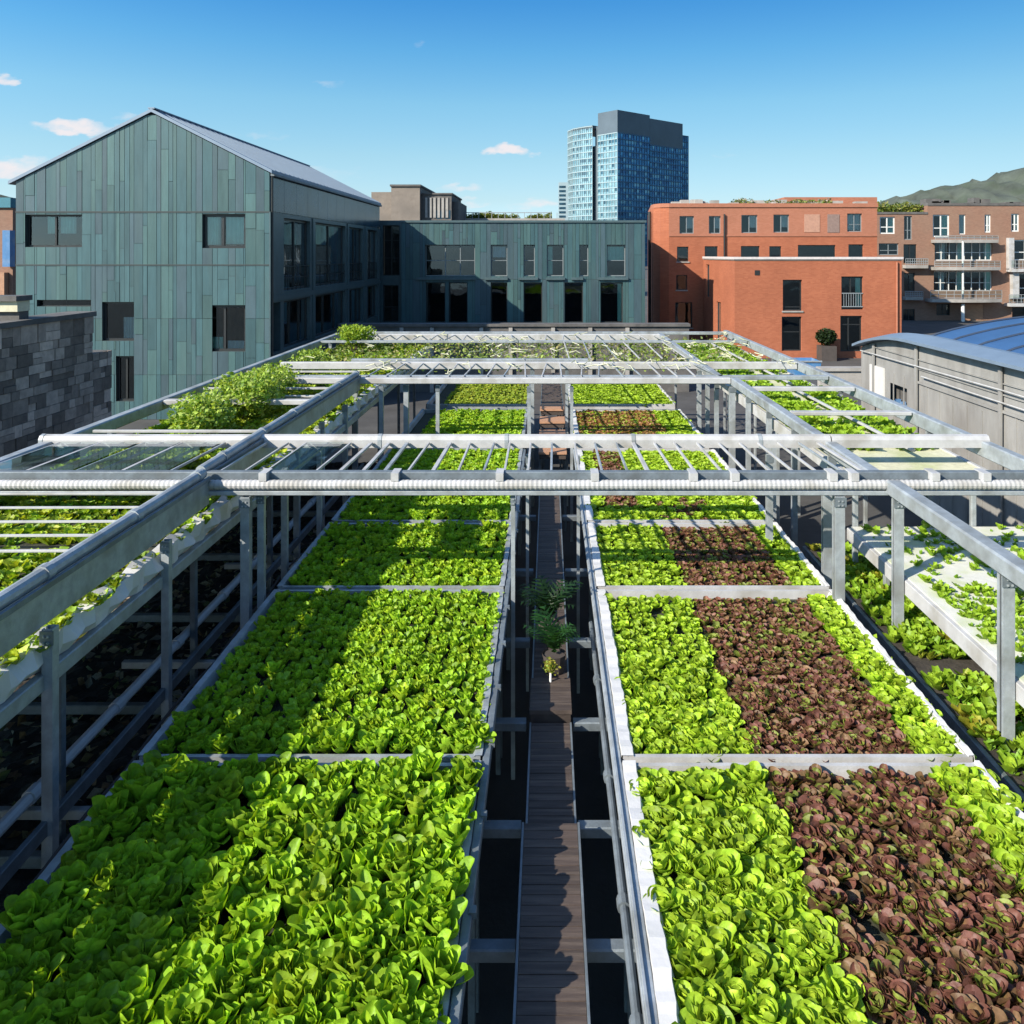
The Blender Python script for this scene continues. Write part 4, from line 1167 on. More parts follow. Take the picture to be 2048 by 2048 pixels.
for (x, y, w_) in posts:
    k = MB(); t_ = .012; h_ = w_ * .43; zt_ = ZR - (.29 if x < -3.9 and x > -4.2 and y < 17 else .19)
    pr2 = [(-h_, -h_), (h_, -h_), (h_, -h_ * .35), (h_ - t_, -h_ * .35), (h_ - t_, -h_ + t_), (-h_ + t_, -h_ + t_), (-h_ + t_, h_ - t_), (h_ - t_, h_ - t_), (h_ - t_, h_ * .35), (h_, h_ * .35), (h_, h_), (-h_, h_)]
    k.sweep([(x, y, GROUND), (x, y, zt_)], pr2, up=(0, 1, 0))
    if y < 11:
        for zz in (zt_ - .05, zt_ - .1):
            for xx in (-.4, .4): k.box(x + xx * h_ - .008, x + xx * h_ + .008, y - h_ * 1.25 - .012, y - h_ * 1.25 + .004, zz - .008, zz + .008)
    o = k.build('post', galv, gf)
    k = MB(); k.box(x - h_ * 1.25, x + h_ * 1.25, y - h_ * 1.25, y - h_ * 1.02, zt_ - .12, zt_ - .01); k.build('bracket', galv_dark, o)
# glazing bars
rb3 = random.Random(3)
nb = 0
for x in np.arange(-6.9, 3.9, .29):
    if -4.4 < x < -4.05: continue
    xx = x + rb3.uniform(-.03, .03)
    k = MB(); k.bar((xx, 9.57, ZR + .02), (xx + rb3.uniform(-.02, .02), 11.29, ZR - .02), .028 if rb3.random() < .75 else .05, .03); k.build('glazing_bar', white_pvc if rb3.random() < .6 else galv, gf); nb += 1
for (y0, y1, a, b, st) in ((17.3, 19.6, -3.9, 3.8, .42), (24.7, 26.5, -5.8, 3.6, .52), (20.4, 24.5, .5, 3.6, .6)):
    for x in np.arange(a, b, st):
        k = MB(); k.bar((x + rb3.uniform(-.06, .06), y0, ZR), (x + rb3.uniform(-.12, .12), y1, ZR - .03), .03, .03); k.build('glazing_bar', white_pvc if rb3.random() < .6 else galv, gf); nb += 1
for y in (7.25, 7.65, 8.05, 8.5, 9.0):
    k = MB(); k.bar((-7.0, y, ZR - .05), (-4.15, y + .03, ZR - .05), .026, .022); k.build('glazing_bar', white_pvc, gf)
for y in (12.2, 15.2, 16.1, 18.4):
    k = MB(); k.bar((-6.95, y, ZR - .05), (-4.35, y, ZR - .05), .05, .04); k.build('glazing_bar', white_pvc, gf)
k = MB(); k.bar((5.3, 11.6, ZR - .2), (5.2, 17.4, ZR - .2), .05, .04); k.build('glazing_bar', white_pvc, gf)
k = MB(); k.bar((5.35, 17.6, ZR - .2), (5.2, 26, ZR - .2), .05, .04); k.build('glazing_bar', white_pvc, gf)
for i, x in enumerate(np.arange(-6.9, -3.0, .58)):
    if -4.6 < x < -3.9: continue
    k = MB(); k.poly([(x + .02, 9.58, ZR + .04), (x + .54, 9.58, ZR + .04), (x + .54, 11.28, ZR), (x + .02, 11.28, ZR)]); k.build('glass_pane', glass_roof, gf)

# ------------------------------------------------------------------ growing trays
LX0, LX1, RX0, RX1 = -3.3, -.55, .60, 3.42
panels = [(2.4, 6.37), (6.44, 9.66), (9.74, 12.06), (12.16, 16.6), (17.0, 20.9), (21.6, 26.5)]
ORD = ['nearest', 'second', 'third', 'fourth', 'fifth', 'farthest']


def tray(x0, x1, y0, y1, label, inner):
    t = thing('growing_tray', label, 'growing tray', ((x0 + x1) / 2, (y0 + y1) / 2, GROUND), 'growing trays along the boardwalk')
    k = MB(); h0, h1 = -.19, -.05
    k.box(x0, x0 + .04, y0, y1, h0, h1); k.box(x1 - .04, x1, y0, y1, h0, h1); k.box(x0 + .04, x1 - .04, y0, y0 + .04, h0, h1 - .003); k.box(x0 + .04, x1 - .04, y1 - .04, y1, h0, h1 - .003)
    k.build('rim', white_pvc if inner < 0 else galv, t)
    for (xe, sg, wd) in ((x1, -1, .045) if inner > 0 else (x0, 1, .085), (x0, 1, .05) if inner > 0 else (x1, -1, .03)):
        k = MB(); N_ = 60                          # white liner folded over the rim
        w = lambda y: .006 * math.sin(y * 7) + .004 * math.sin(y * 31)
        row = lambda y: [(xe - sg * .03, y, -.2), (xe - sg * .012 + w(y) * .5, y, -.04 + w(y)), (xe + sg * wd + w(y + 2), y, -.042 + w(y + 1)), (xe + sg * (wd + .04), y, -.13)]
        for i in range(N_):
            pa, pb = row(y0 + (y1 - y0) * i / N_), row(y0 + (y1 - y0) * (i + 1) / N_)
            for j in range(3): k.poly([pa[j], pa[j + 1], pb[j + 1], pb[j]])
        k.build('liner', galv if inner > 0 else white_foil, t, True)
    k = MB(); k.box(x0 + .05, x1 - .05, y0 + .05, y1 - .05, -.25, -.15); k.build('substrate', soil_wet, t)
    k = MB()
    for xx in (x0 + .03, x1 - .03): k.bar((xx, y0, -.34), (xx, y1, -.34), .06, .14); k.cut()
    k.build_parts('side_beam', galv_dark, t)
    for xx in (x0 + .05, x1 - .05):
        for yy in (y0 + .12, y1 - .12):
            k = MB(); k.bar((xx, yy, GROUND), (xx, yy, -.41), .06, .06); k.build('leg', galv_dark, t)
    return t


for i, (y0, y1) in enumerate(panels):
    tray(LX0, LX1, y0, y1, f'white rimmed tray of plain green lettuce, {ORD[i]} of its row along the boardwalk', 1)
    tray(RX0, RX1, y0, y1, f'white rimmed tray with the purple lettuce strip side, {ORD[i]} of its row along the boardwalk', -1)

# ------------------------------------------------------------------ lettuce heads
protos = {}
for kd, lm in (('romaine', leaf_mat), ('butter', leaf_mat), ('red', leaf_mat)):
    protos[kd] = []
    for i in range(12):
        V, Fc, C = head(kd, np.random.default_rng(100 + i + 50 * len(protos)), 0)
        protos[kd].append(link_mesh({'romaine': 'romaine_lettuce', 'butter': 'butter_lettuce', 'red': 'red_lettuce'}[kd], V, Fc, C, lm, None, True, mesh_only=True))
mid = {kd: [head(kd, np.random.default_rng(300 + i), 1) for i in range(14)] for kd in ('romaine', 'butter', 'red')}
low = {kd: [head(kd, np.random.default_rng(400 + i), 2) for i in range(14)] for kd in ('romaine', 'butter', 'red', 'cress')}
NTH = ['first', 'second', 'third', 'fourth', 'fifth', 'sixth', 'seventh', 'eighth', 'ninth', 'tenth', 'eleventh', 'twelfth', 'thirteenth', 'fourteenth', 'fifteenth', 'sixteenth', 'seventeenth', 'eighteenth', 'nineteenth', 'twentieth', 'twenty-first', 'twenty-second', 'twenty-third', 'twenty-fourth', 'twenty-fifth', 'twenty-sixth']


def place(kd, x, y, sc, name, label, group):
    o = bpy.data.objects.new(name, random.choice(protos[kd]))
    COL.objects.link(o)
    o.location = (x + random.gauss(0, .016), y + random.gauss(0, .018), -.15 + random.gauss(0, .012))
    o.rotation_euler = (random.gauss(0, .12), random.gauss(0, .12), random.uniform(0, 6.28))
    s = sc * random.uniform(.88, 1.16)
    o.scale = (s, s, s * random.uniform(.92, 1.12))
    tag(o, label, 'lettuce', group)


def inview(x, y):
    p = CX + x / y * F; q = CY + 4.05 / y * F
    return -70 < p < 2000 and q < 2050


def spread(x0, x1, n): return [x0 + (x1 - x0) * (i + .5) / n for i in range(n)]


ex = {'romaine': [], 'butter': [], 'red': []}
NM = {'romaine': 'romaine_lettuce', 'butter': 'butter_lettuce', 'red': 'red_lettuce'}


def rows(kd, pi, xs, pitch, sc, budget, words, group):
    y0, y1 = panels[pi]; n = int((y1 - y0 - .1) / pitch); k = 0
    for r in range(n):
        y = y0 + .09 + r * pitch + ((y1 - y0 - .18) % pitch) * .5
        if not any(inview(x, y) for x in xs): continue
        k += 1
        for c, x in enumerate(xs):
            if not inview(x, y) or random.random() < .012: continue
            if k <= budget:
                place(kd, x, y, sc * random.choice((.85, 1, 1, 1.08, 1.15)), NM[kd], words(c, k - 1), group)
            else: ex[kd].append((x + random.gauss(0, .015), y + random.gauss(0, .015), -.15, sc * random.uniform(.8, 1.12), tuple(np.array((1, 1, 1)) * random.uniform(.85, 1.1))))


G1 = 'romaine lettuces in the green trays'
rows('romaine', 0, spread(LX1 - .02, LX0 + .1, 17), .16, .98, 99, lambda c, r: f'green romaine, {NTH[c]} from the boardwalk, {NTH[r]} visible row of the nearest tray', G1)
rows('romaine', 1, spread(LX1 - .02, LX0 + .1, 22), .122, .72, 3, lambda c, r: f'smaller green romaine, {NTH[c]} from the boardwalk, {NTH[r]} row of the second tray', G1)
for pi, nb_, nr_, no_, pitch, sc, bud in ((0, 7, 8, 3, .152, .95, 99), (1, 8, 11, 3, .125, .78, 12)):
    w = ORD[pi]
    rows('butter', pi, spread(.66, 1.68, nb_), pitch, sc, bud, lambda c, r: f'pale green lettuce, {NTH[c]} from the boardwalk, {NTH[r]} visible row of the {w} tray', 'pale lettuces beside the boardwalk')
    rows('red', pi, spread(1.68, 3.02, nr_), pitch, sc, bud, lambda c, r: f'purple lettuce, {NTH[c]} column from the pale strip, {NTH[r]} visible row of the {w} tray', 'purple lettuces in the dark strip')
    rows('butter', pi, spread(3.03, 3.42, no_), pitch, sc * 1.05, bud, lambda c, r: f'light green lettuce, {NTH[c]} column past the purple strip, {NTH[r]} visible row of the {w} tray', 'light lettuces past the purple strip')
for kd, xs in (('butter', spread(.66, 1.68, 8)), ('red', spread(1.68, 3.02, 10)), ('butter', spread(3.02, 3.42, 3))):
    rows(kd, 2, xs, .13, .78, 0, None, None)

spots = ex['romaine']
for pi in range(2, 6):
    y0, y1 = panels[pi]; lim = LX0 + .12
    for y in np.arange(y0 + .1, y1 - .06, .125):
        for x in np.arange(lim, LX1 - .06, .125):
            if pi >= 4 and x < -2.85: continue
            cm = (1.0, 1.0, 1) if pi < 5 else (1.15, .9, 1.8)
            spots.append((x + random.gauss(0, .02), y + random.gauss(0, .02), -.16, random.uniform(.62, .82) * (1 if pi < 5 else .8), cm))
scatter('romaine_rows', mid['romaine'], spots, leaf_far, 'green lettuce rows filling the farther plain green trays', 'lettuce', kind='stuff')
sb, sr = ex['butter'], ex['red']
for pi in range(3, 6):
    y0, y1 = panels[pi]
    for y in np.arange(y0 + .12, y1 - .08, .14):
        for x in np.arange(RX0 + .08, RX1 - .06, .14):
            red = (pi == 3 and .95 < x < 1.5 and y > 12.9) or (pi == 3 and 1.7 < x < 2.6 and y < 13.3 and random.random() < .45) or (pi == 4 and y > 18 and x < 2.7) 
            (sr if red else sb).append((x + random.gauss(0, .02), y + random.gauss(0, .02), -.16, random.uniform(.78, 1.05), (1, 1, 1) if not red or pi != 4 else (1.5, 1.7, 1)))
scatter('butter_rows', mid['butter'], sb, leaf_far, 'pale green lettuce rows filling the farther mixed trays', 'lettuce', kind='stuff')
scatter('red_rows', mid['red'], sr, leaf_far, 'brownish red lettuce patches in the farther mixed trays', 'lettuce', kind='stuff')

# ------------------------------------------------------------------ side beds
# raised bed beyond the left posts
lbx0, lbx1, lbz = -7.05, -4.02, .9
t = thing('side_bed', 'long raised side bed of leafy greens with a crinkled white liner edge', 'planting bed', (-5.7, 15, GROUND))
k = MB(); k.box(lbx0, lbx1 - .06, -1.5, 27, lbz - .2, lbz); k.build('substrate', soil_wet, t)
k = MB(); k.box(lbx0 - .04, lbx0 - .003, -1.5, 27, -.3, lbz + .02); k.build('sun_block_panel', galv_dark, t)  # unseen panel, added to keep sunlight off the soil under the bed
k = MB(); N_ = 290
for i in range(N_):
    ya, yb = -1.5 + 28.5 * i / N_, -1.5 + 28.5 * (i + 1) / N_
    w = lambda y: .035 * math.sin(y * 9.1) + .025 * math.sin(y * 17.3 + 1) + .012 * math.sin(y * 41)
    ring = lambda y: [(lbx1 - .07, y, lbz + .06 + .5 * w(y + 2)), (lbx1 + .02 + w(y), y, lbz + .03 + .4 * w(y)), (lbx1 + .05 + w(y + .3), y, lbz - .10), (lbx1 + .0 + .6 * w(y + .6), y, lbz - .19)]
    A_, B_ = ring(ya), ring(yb)
    for j in range(3): k.poly([A_[j], A_[j + 1], B_[j + 1], B_[j]])
k.build('liner', white_foil, t, True)
k = MB(); k.bar((lbx1 + .03, -1.5, lbz - .26), (lbx1 + .03, 27, lbz - .26), .08, .13); k.cut(); k.bar((lbx0, -1.5, lbz - .26), (lbx0, 27, lbz - .26), .08, .13); k.build_parts('side_beam', galv, t)
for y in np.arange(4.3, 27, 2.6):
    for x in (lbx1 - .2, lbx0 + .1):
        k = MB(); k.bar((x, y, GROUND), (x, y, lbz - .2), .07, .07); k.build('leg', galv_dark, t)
sp_ = []
for y in np.arange(-1.2, 27, .125):
    for x in np.arange(lbx0 + .1, lbx1 - .03, .125):
        if y < 3.6 and x < lbx1 - .7: continue
        if 9.6 < y and random.random() < (.06 if y < 18 else .45): continue
        if abs((y % 2.9) - 2.6) < .1: continue
        br = random.uniform(.8, 1.2)
        sp_.append((x + random.gauss(0, .03), y + random.gauss(0, .03), lbz - .04, random.uniform(.75, 1.15), (1.0 * br * random.uniform(.8, 1.25), .95 * br, 1)))
scatter('leafy_greens', mid['butter'][:6] + low['butter'] + low['cress'][:5], sp_, leaf_far, 'dense yellow green leafy greens growing in the raised side bed', 'greens', kind='stuff')

# raised white raft bed beyond the posts on the other side
t = thing('raft_bed', 'raised white foam raft bed half planted with small greens behind the steel posts', 'planting bed', (5.2, 8, GROUND))
k = MB(); k.box(4.22, 7.2, 4.6, 11.15, .12, .2); k.build('raft', foam, t)
k = MB(); k.bar((4.2, 4.6, .1), (4.2, 11.15, .1), .07, .17); k.cut(); k.bar((7.2, 4.6, .1), (7.2, 11.15, .1), .07, .17); k.build_parts('side_beam', white_pvc, t)
for y in (5.5, 7.8, 10.4):
    for x in (4.4, 7.0):
        k = MB(); k.bar((x, y, GROUND), (x, y, .11), .07, .07); k.build('leg', galv, t)
sp_ = []
for y in np.arange(4.7, 11.1, .095):
    for x in np.arange(4.36, 7.15, .095):
        keep = 0.16 + .45 * max(0, math.sin(x * 3 + y * 2.3))
        if y < 9.1 and x > 4.34: keep = .97
        if x > 5.9 and (9.0 < y < 9.5 or 10.0 < y < 10.4): keep = .7
        if y > 9.8 and x < 4.9: keep = .25
        if random.random() < keep: sp_.append((x + random.gauss(0, .03), y + random.gauss(0, .03), .18, random.uniform(.45, .85), (.95, 1, 1)))
scatter('raft_greens', low['butter'] + low['cress'], sp_, leaf_far, 'small bright greens planted in patches on the white foam raft', 'greens', kind='stuff')

t = thing('upper_side_bed', 'high side bed of clumped greens with a bare pale mat at its near end', 'planting bed', (5.1, 19, GROUND))
k = MB(); k.box(4.12, 6.1, 11.0, 27.4, .86, .98); k.build('mat', sandy, t)
k = MB(); k.bar((4.12, 11, .9), (4.12, 27.4, .9), .06, .2); k.cut(); k.bar((6.1, 11, .9), (6.1, 27.4, .9), .06, .2); k.build_parts('side_beam', white_pvc, t)
for y in (11.2, 15, 19, 23, 27):
    for x in (4.3, 5.95):
        k = MB(); k.bar((x, y, GROUND), (x, y, .86), .07, .07); k.build('leg', galv, t)
sp_ = []
for y in np.arange(12.3, 27.2, .13):
    for x in np.arange(4.25, 6.0, .13):
        nz_ = math.sin(x * 5.1 + y * 1.3) + math.sin(y * 3.1 - x * 2.2) + random.gauss(0, .5)
        if nz_ < (-2.0 if y < 17 else -.9): continue
        if abs(x - 5.25) < .1: continue
        sp_.append((x + random.gauss(0, .03), y + random.gauss(0, .03), .97, random.uniform(.9, 1.5) * (1 if y < 17 else .8), (.9, .95, 1)))
scatter('clumped_greens', low['butter'] + low['cress'], sp_, leaf_far, 'mossy clumps of green plants on the high side bed', 'greens', kind='stuff')

t = thing('lower_bed', 'low soil bed of mixed green seedlings under the white raft bed', 'planting bed', (5.2, 8, GROUND))
k = MB(); k.box(3.85, 7.6, 4.6, 12, -.56, -.40); k.build('soil', soil, t)
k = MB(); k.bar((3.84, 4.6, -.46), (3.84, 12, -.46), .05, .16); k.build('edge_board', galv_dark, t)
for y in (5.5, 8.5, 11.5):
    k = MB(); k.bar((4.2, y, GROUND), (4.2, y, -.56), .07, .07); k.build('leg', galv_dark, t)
sp_ = []
for y in np.arange(4.7, 11.9, .1):
    for x in np.arange(3.95, 6.6, .1):
        if 8.25 < y < 8.6: continue
        if x < 4.05 and random.random() < .4: continue
        br = random.random()
        sp_.append((x + random.gauss(0, .03), y + random.gauss(0, .03), -.42, random.uniform(.9, 1.3), (.9, .95, 1) if br > .1 else (1.1, .72, 1.1)))
scatter('mixed_seedlings', low['butter'] + low['cress'], sp_, leaf_far, 'mixed green and rusty seedlings on the low bed under the raft', 'seedlings', kind='stuff')

# lower soil tier in the gap beside the romaine trays
t = thing('soil_bed', 'dark fallow soil bed with leaf debris below the raised side bed', 'planting bed', (-5, 10, GROUND))
k = MB(); nx, ny = 26, 150; rg4 = np.random.default_rng(5)
Hs = -1.12 + rg4.normal(0, .025, (ny, nx))
for j in range(ny - 1):
    for i in range(nx - 1):
        x0_, x1_ = -6.6 + 2.75 * i / (nx - 1), -6.6 + 2.75 * (i + 1) / (nx - 1); ya, yb = 3.6 + 16 * j / (ny - 1), 3.6 + 16 * (j + 1) / (ny - 1)
        k.poly([(x0_, ya, Hs[j, i]), (x1_, ya, Hs[j, i + 1]), (x1_, yb, Hs[j + 1, i + 1]), (x0_, yb, Hs[j + 1, i])])
k.build('soil', soil, t)
k = MB(); k.bar((-3.82, 3.6, -1.1), (-3.82, 19.6, -1.1), .06, .2); k.build('edge_board', galv_dark, t)
for y in np.arange(4.4, 19, 2.2):
    k = MB(); k.bar((-6.5, y, -1.0), (-3.4, y, -1.0), .09, .1); k.build('cross_beam', galv_dark, t)
rgd = np.random.default_rng(9)
V, Fc, C = leaf_cloud(1500, lambda n: np.stack([rgd.uniform(-6.5, -3.9, n), rgd.uniform(3.8, 15, n), rgd.uniform(-1.12, -1.04, n)], 1), .13, [(.2, .18, .13), (.12, .15, .08), (.3, .28, .24), (.16, .11, .07)], rgd, .15)
tag(link_mesh('leaf_debris', V, Fc, C, bush_mat), 'scattered wilted leaves lying on the dark fallow soil', 'leaf litter', kind='stuff')
# pipes and beams in the gap
for (nm, lab, x, z, r, m_) in (('water_pipe', 'white water pipe running along the gap beside the romaine trays', -4.3, -.5, .05, white_foil), ('support_channel', 'flat steel channel running beside the white water pipe', -3.95, -.5, 0, galv_dark)):
    k = MB()
    if r:
        k.tube([(x, 3.4, z), (x, 17, z)], r, 10)
        for y in np.arange(4, 17, 1.3): k.tube([(x, y, z), (x, y + .12, z)], r * 1.25, 10)
    else: k.bar((x, 3.4, z), (x, 17, z), .05, .12)
    tag(k.build(nm, m_, None, bool(r)), lab, 'pipe' if r else 'channel')
for i, y in enumerate((5.62, 6.75, 9.2, 12.1)):
    k = MB(); k.bar((-4.9, y, -.72), (-3.3, y, -.72), .07, .08); tag(k.build('gap_brace', galv), f'short steel brace across the gap under the side bed, {NTH[i]} from the near end', 'brace', 'braces across the gap')
k = MB(); rgt = random.Random(2)
k.tube([(-3.72, 3.4, -.5)] + [(-3.72 + rgt.uniform(-.05, .05), y, -.5 + rgt.uniform(-.04, .04)) for y in np.arange(4, 12, .6)], .016, 6)
tag(k.build('irrigation_hose', terracotta, None, True), 'thin dark irrigation hose lying beside the white water pipe', 'hose')

# ------------------------------------------------------------------ boardwalk in the middle gap
def deck(y0, y1, x0, x1, z, label, slope=0.0):
    t = thing('boardwalk_section', label, 'boardwalk', ((x0 + x1) / 2, (y0 + y1) / 2, GROUND), 'boardwalk sections between the trays')
    k = MB(); y = y0; rgq = random.Random(int(y0 * 100))
    while y < y1 - .01:
        w = min(.088, y1 - y); q = rgq.uniform(.75, 1.25)
        k.box(x0 + .012, x1 - .012, y + .003, y + w - .003, z - .03 + slope * (y - y0), z + slope * (y - y0) + rgq.uniform(-.002, .002), (q, q, q)); y += w
    k.build('deck', timber_dark, t)
    k = MB()
    for x in (x0, x1): k.bar((x, y0, z - .03), (x, y1, z - .03 + slope * (y1 - y0)), .018, .075); k.cut()
    k.build_parts('edge_trim', galv_dark, t)
    k = MB()
    for y in (y0 + .1, y1 - .1):
        for x in (x0 + .06, x1 - .06): k.bar((x, y, GROUND), (x, y, z - .04), .05, .05); k.cut()
    k.build_parts('support', galv_dark, t)


deck(3.0, 6.25, -.20, .235, -.45, 'dark timber boardwalk section nearest the camera between the two front trays')
deck(6.27, 7.72, -.175, .215, -.53, 'second boardwalk section, slightly narrower, ending at the small dark box')
deck(8.45, 16.6, -.17, .21, -.5, 'long boardwalk section beyond the leafy palms under the front cross beam')
bx = thing('timber_box', 'short dark timber box raised across the boardwalk in front of the palms', 'box', (.02, 8, GROUND))
k = MB()
for i in range(6): k.box(-.185, .225, 7.76 + i * .1, 7.855 + i * .1, -.47, -.43, (.9 + .05 * (i % 3),) * 3)
k.build('lid', timber_dark, bx); k = MB(); k.box(-.175, .215, 7.77, 8.35, GROUND, -.472, (.7, .7, .7)); k.build('body', timber_dark, bx)
for i, (y, z) in enumerate(((17.6, -.36), (18.6, -.22), (19.5, -.08), (20.4, .05))):
    st_ = thing('timber_step', f'worn reddish timber step, {NTH[i]} of the flight at the far boardwalk end', 'step', (.1, y, GROUND), 'steps at the far end of the boardwalk')
    k = MB(); k.box(-.22, .4, y, y + .62, z - .05, z); k.build('tread', timber_light, st_)
    k = MB(); k.box(-.2, .38, y + .03, y + .07, z - .16, z - .051); k.build('riser', timber_dark, st_)
    k = MB()
    for x in (-.2, .38): k.bar((x, y + .3, GROUND), (x, y + .3, z - .05), .05, .05); k.cut()
    k.build_parts('support', galv_dark, st_)
deck(21.2, 27, -.2, .38, .0, 'far boardwalk section past the reddish steps')
for i, y in enumerate((5.3, 6.42, 7.85, 9.5, 11.6, 14)):
    for s in (-1, 1):
        k = MB(); x0_, x1_ = (-.56, -.22) if s < 0 else (.24, .60)
        k.bar((x0_, y, -.62), (x1_, y, -.62), .1, .09)
        tag(k.build('cross_bracket', galv_dark), f'steel bracket joining the boardwalk to the {("romaine", "pale lettuce")[s > 0]} trays, {NTH[i]} from the near end', 'bracket', 'brackets beside the boardwalk')
k = MB(); pth = [(.50, y, -.34) for y in np.arange(3, 9.6, .4)]; k.tube(pth, .028, 10)
for y in (4.45, 5.3, 6.6, 8.1): k.tube([(.50, y, -.34), (.50, y + .08, -.34)], .045, 10)
tag(k.build('drain_pipe', galv_dark, None, True), 'dark drain pipe with couplings below the white liner of the pale lettuce', 'pipe')
k = MB(); k.bar((.545, 2.6, -.075), (.545, 16.6, -.075), .075, .05); k.bar((.53, 2.6, -.045), (.53, 16.6, -.045), .02, .03)
tag(k.build('edge_channel', galv), 'long aluminium edge channel between the boardwalk and the pale lettuce', 'channel')
k = MB(); k.bar((-.50, 2.6, -.10), (-.50, 16.6, -.10), .06, .1)
for y in np.arange(3.2, 16, .85): k.bar((-.47, y, -.06), (-.47, y + .06, -.06), .05, .04)
tag(k.build('edge_channel', galv_dark), 'long dark steel edge channel between the boardwalk and the romaine', 'channel')


# palms on the boardwalk
def frond_plant(x, y, z, n, L, label, seed, col=(.011, .038, .009)):
    rg = np.random.default_rng(seed)
    t = thing('potted_palm', label, 'plant', (x, y, z))
    k = MB(); nn = 12
    for r0, r1, z0, z1 in ((.10, .13, 0, .2), (.115, .115, .2, .2)):
        for i in range(nn):
            a0, a1 = 2 * math.pi * i / nn, 2 * math.pi * (i + 1) / nn
            k.poly([(x + r0 * math.cos(a0), y + r0 * math.sin(a0), z + z0), (x + r0 * math.cos(a1), y + r0 * math.sin(a1), z + z0), (x + r1 * math.cos(a1), y + r1 * math.sin(a1), z + z1), (x + r1 * math.cos(a0), y + r1 * math.sin(a0), z + z1)])
    k.poly([(x + .12 * math.cos(2 * math.pi * i / nn), y + .12 * math.sin(2 * math.pi * i / nn), z + .18) for i in range(nn)])
    k.build('pot', terracotta, t)
    Vs = []; Fs = []; Cs = []
    for i in range(n):
        th = i * 2.4 + rg.normal(0, .2); a0 = rg.uniform(.1, .5); a1 = a0 + rg.uniform(.7, 1.5); l = L * rg.uniform(.7, 1.15)
        p = np.array((x, y, z + .2)); ns = 9
        for sgm in range(ns):
            a = a0 + (a1 - a0) * sgm / ns
            d = np.array((math.cos(th) * math.sin(a), math.sin(th) * math.sin(a), math.cos(a))); q = p + d * l / ns
            sd = np.array((-math.sin(th), math.cos(th), 0)); wl = .16 * math.sin(math.pi * (sgm + .6) / (ns + .6))
            for sg in (-1, 1):
                m = len(Vs); tip = (p + q) / 2 + sd * sg * wl + d * wl * .7 - np.array((0, 0, .02))
                Vs += [p, (p + q) / 2 + d * .01, tip, p + d * .012 + sd * sg * .01]; Fs.append((m, m + 1, m + 2, m + 3))
                c = np.array(col) * rg.uniform(.7, 1.5); Cs += [c] * 4
            p = q
    link_mesh('fronds', np.array(Vs) - np.array(t.location), Fs, np.array(Cs), bush_mat, t)


frond_plant(.0, 9.35, -.5, 22, .6, 'taller dark leafy palm in a pot standing on the boardwalk', 3)
frond_plant(.06, 8.62, -.5, 18, .45, 'shorter dark leafy palm in a pot in front of the taller one', 5, (.015, .055, .011))
t = thing('flowering_plant', 'small yellow green bushy plant on a pale stem at the timber box edge', 'plant', (.02, 8.28, -.43))
k = MB(); k.tube([(.02, 8.28, -.43), (.022, 8.28, -.30)], .012, 6); k.build('stem', blind_white, t)
rg2 = np.random.default_rng(8)
V, Fc, C = leaf_cloud(260, lambda n: np.array((.02, 8.28, -.27)) + rg2.normal(0, .03, (n, 3)), .035, [(.3, .3, .03), (.2, .3, .03), (.4, .35, .08)], rg2)
link_mesh('foliage', V - np.array(t.location), Fc, C, bush_mat, t)

# ------------------------------------------------------------------ shrubs on the side bed
def shrub(label, cx, y0, y1, z0, h, wx, n, size, seed, cols):
    rg = np.random.default_rng(seed)
    t = thing('shrub', label, 'shrub', (cx, (y0 + y1) / 2, z0))
    nb = 16; by = rg.uniform(y0 + .2, y1 - .2, nb); bx_ = cx + rg.normal(0, wx * .35, nb); bz = z0 + h * (.45 + .3 * np.sin(np.pi * (by - y0) / (y1 - y0))) * rg.uniform(.75, 1.15, nb); br = h * rg.uniform(.28, .48, nb)

    def pts(m):
        i = rg.integers(nb, size=m); q = rg.normal(0, 1, (m, 3)); q /= np.linalg.norm(q, axis=1)[:, None]; q *= rg.uniform(.55, 1.08, (m, 1))
        P = np.stack([bx_[i] + q[:, 0] * br[i] * 1.15, by[i] + q[:, 1] * br[i] * 1.7, bz[i] + q[:, 2] * br[i]], 1)
        P[:, 2] = np.maximum(P[:, 2], z0 + .02)
        return P
    V, Fc, C = leaf_cloud(n, pts, size, cols, rg, .7)
    link_mesh('foliage', V - np.array(t.location), Fc, C, bush_mat, t)
    k = MB()
    for i in range(nb):
        k.tube([(cx + rg.normal(0, .1), by[i] * .7 + .3 * (y0 + y1) / 2, z0 - .1), (bx_[i], by[i], bz[i])], .012, 5)
    k.build('stem', timber_dark, t)


SC = [(.26, .38, .04), (.18, .3, .03), (.34, .46, .07), (.12, .22, .025), (.4, .5, .12)]
shrub('broad bushy shrub spilling over the side bed near the gabled house', -5.85, 12.6, 17.8, .75, .85, .8, 13000, .08, 3, SC)
shrub('small yellow green shrub at the far corner of the frame', X(672, 25), 24.3, 25.8, 1.0, .7, .5, 2000, .085, 4, [(.25, .36, .03), (.32, .42, .04), (.16, .28, .02)])
shrub('tuft of upright leaves on the side bed before the broad shrub', -6.3, 11.9, 12.5, .6, .55, .25, 700, .075, 5, SC)
shrub('thin trailing shrub along the outer rail beyond the broad shrub', -6.5, 19, 23, .8, .55, .4, 1500, .09, 6, SC)
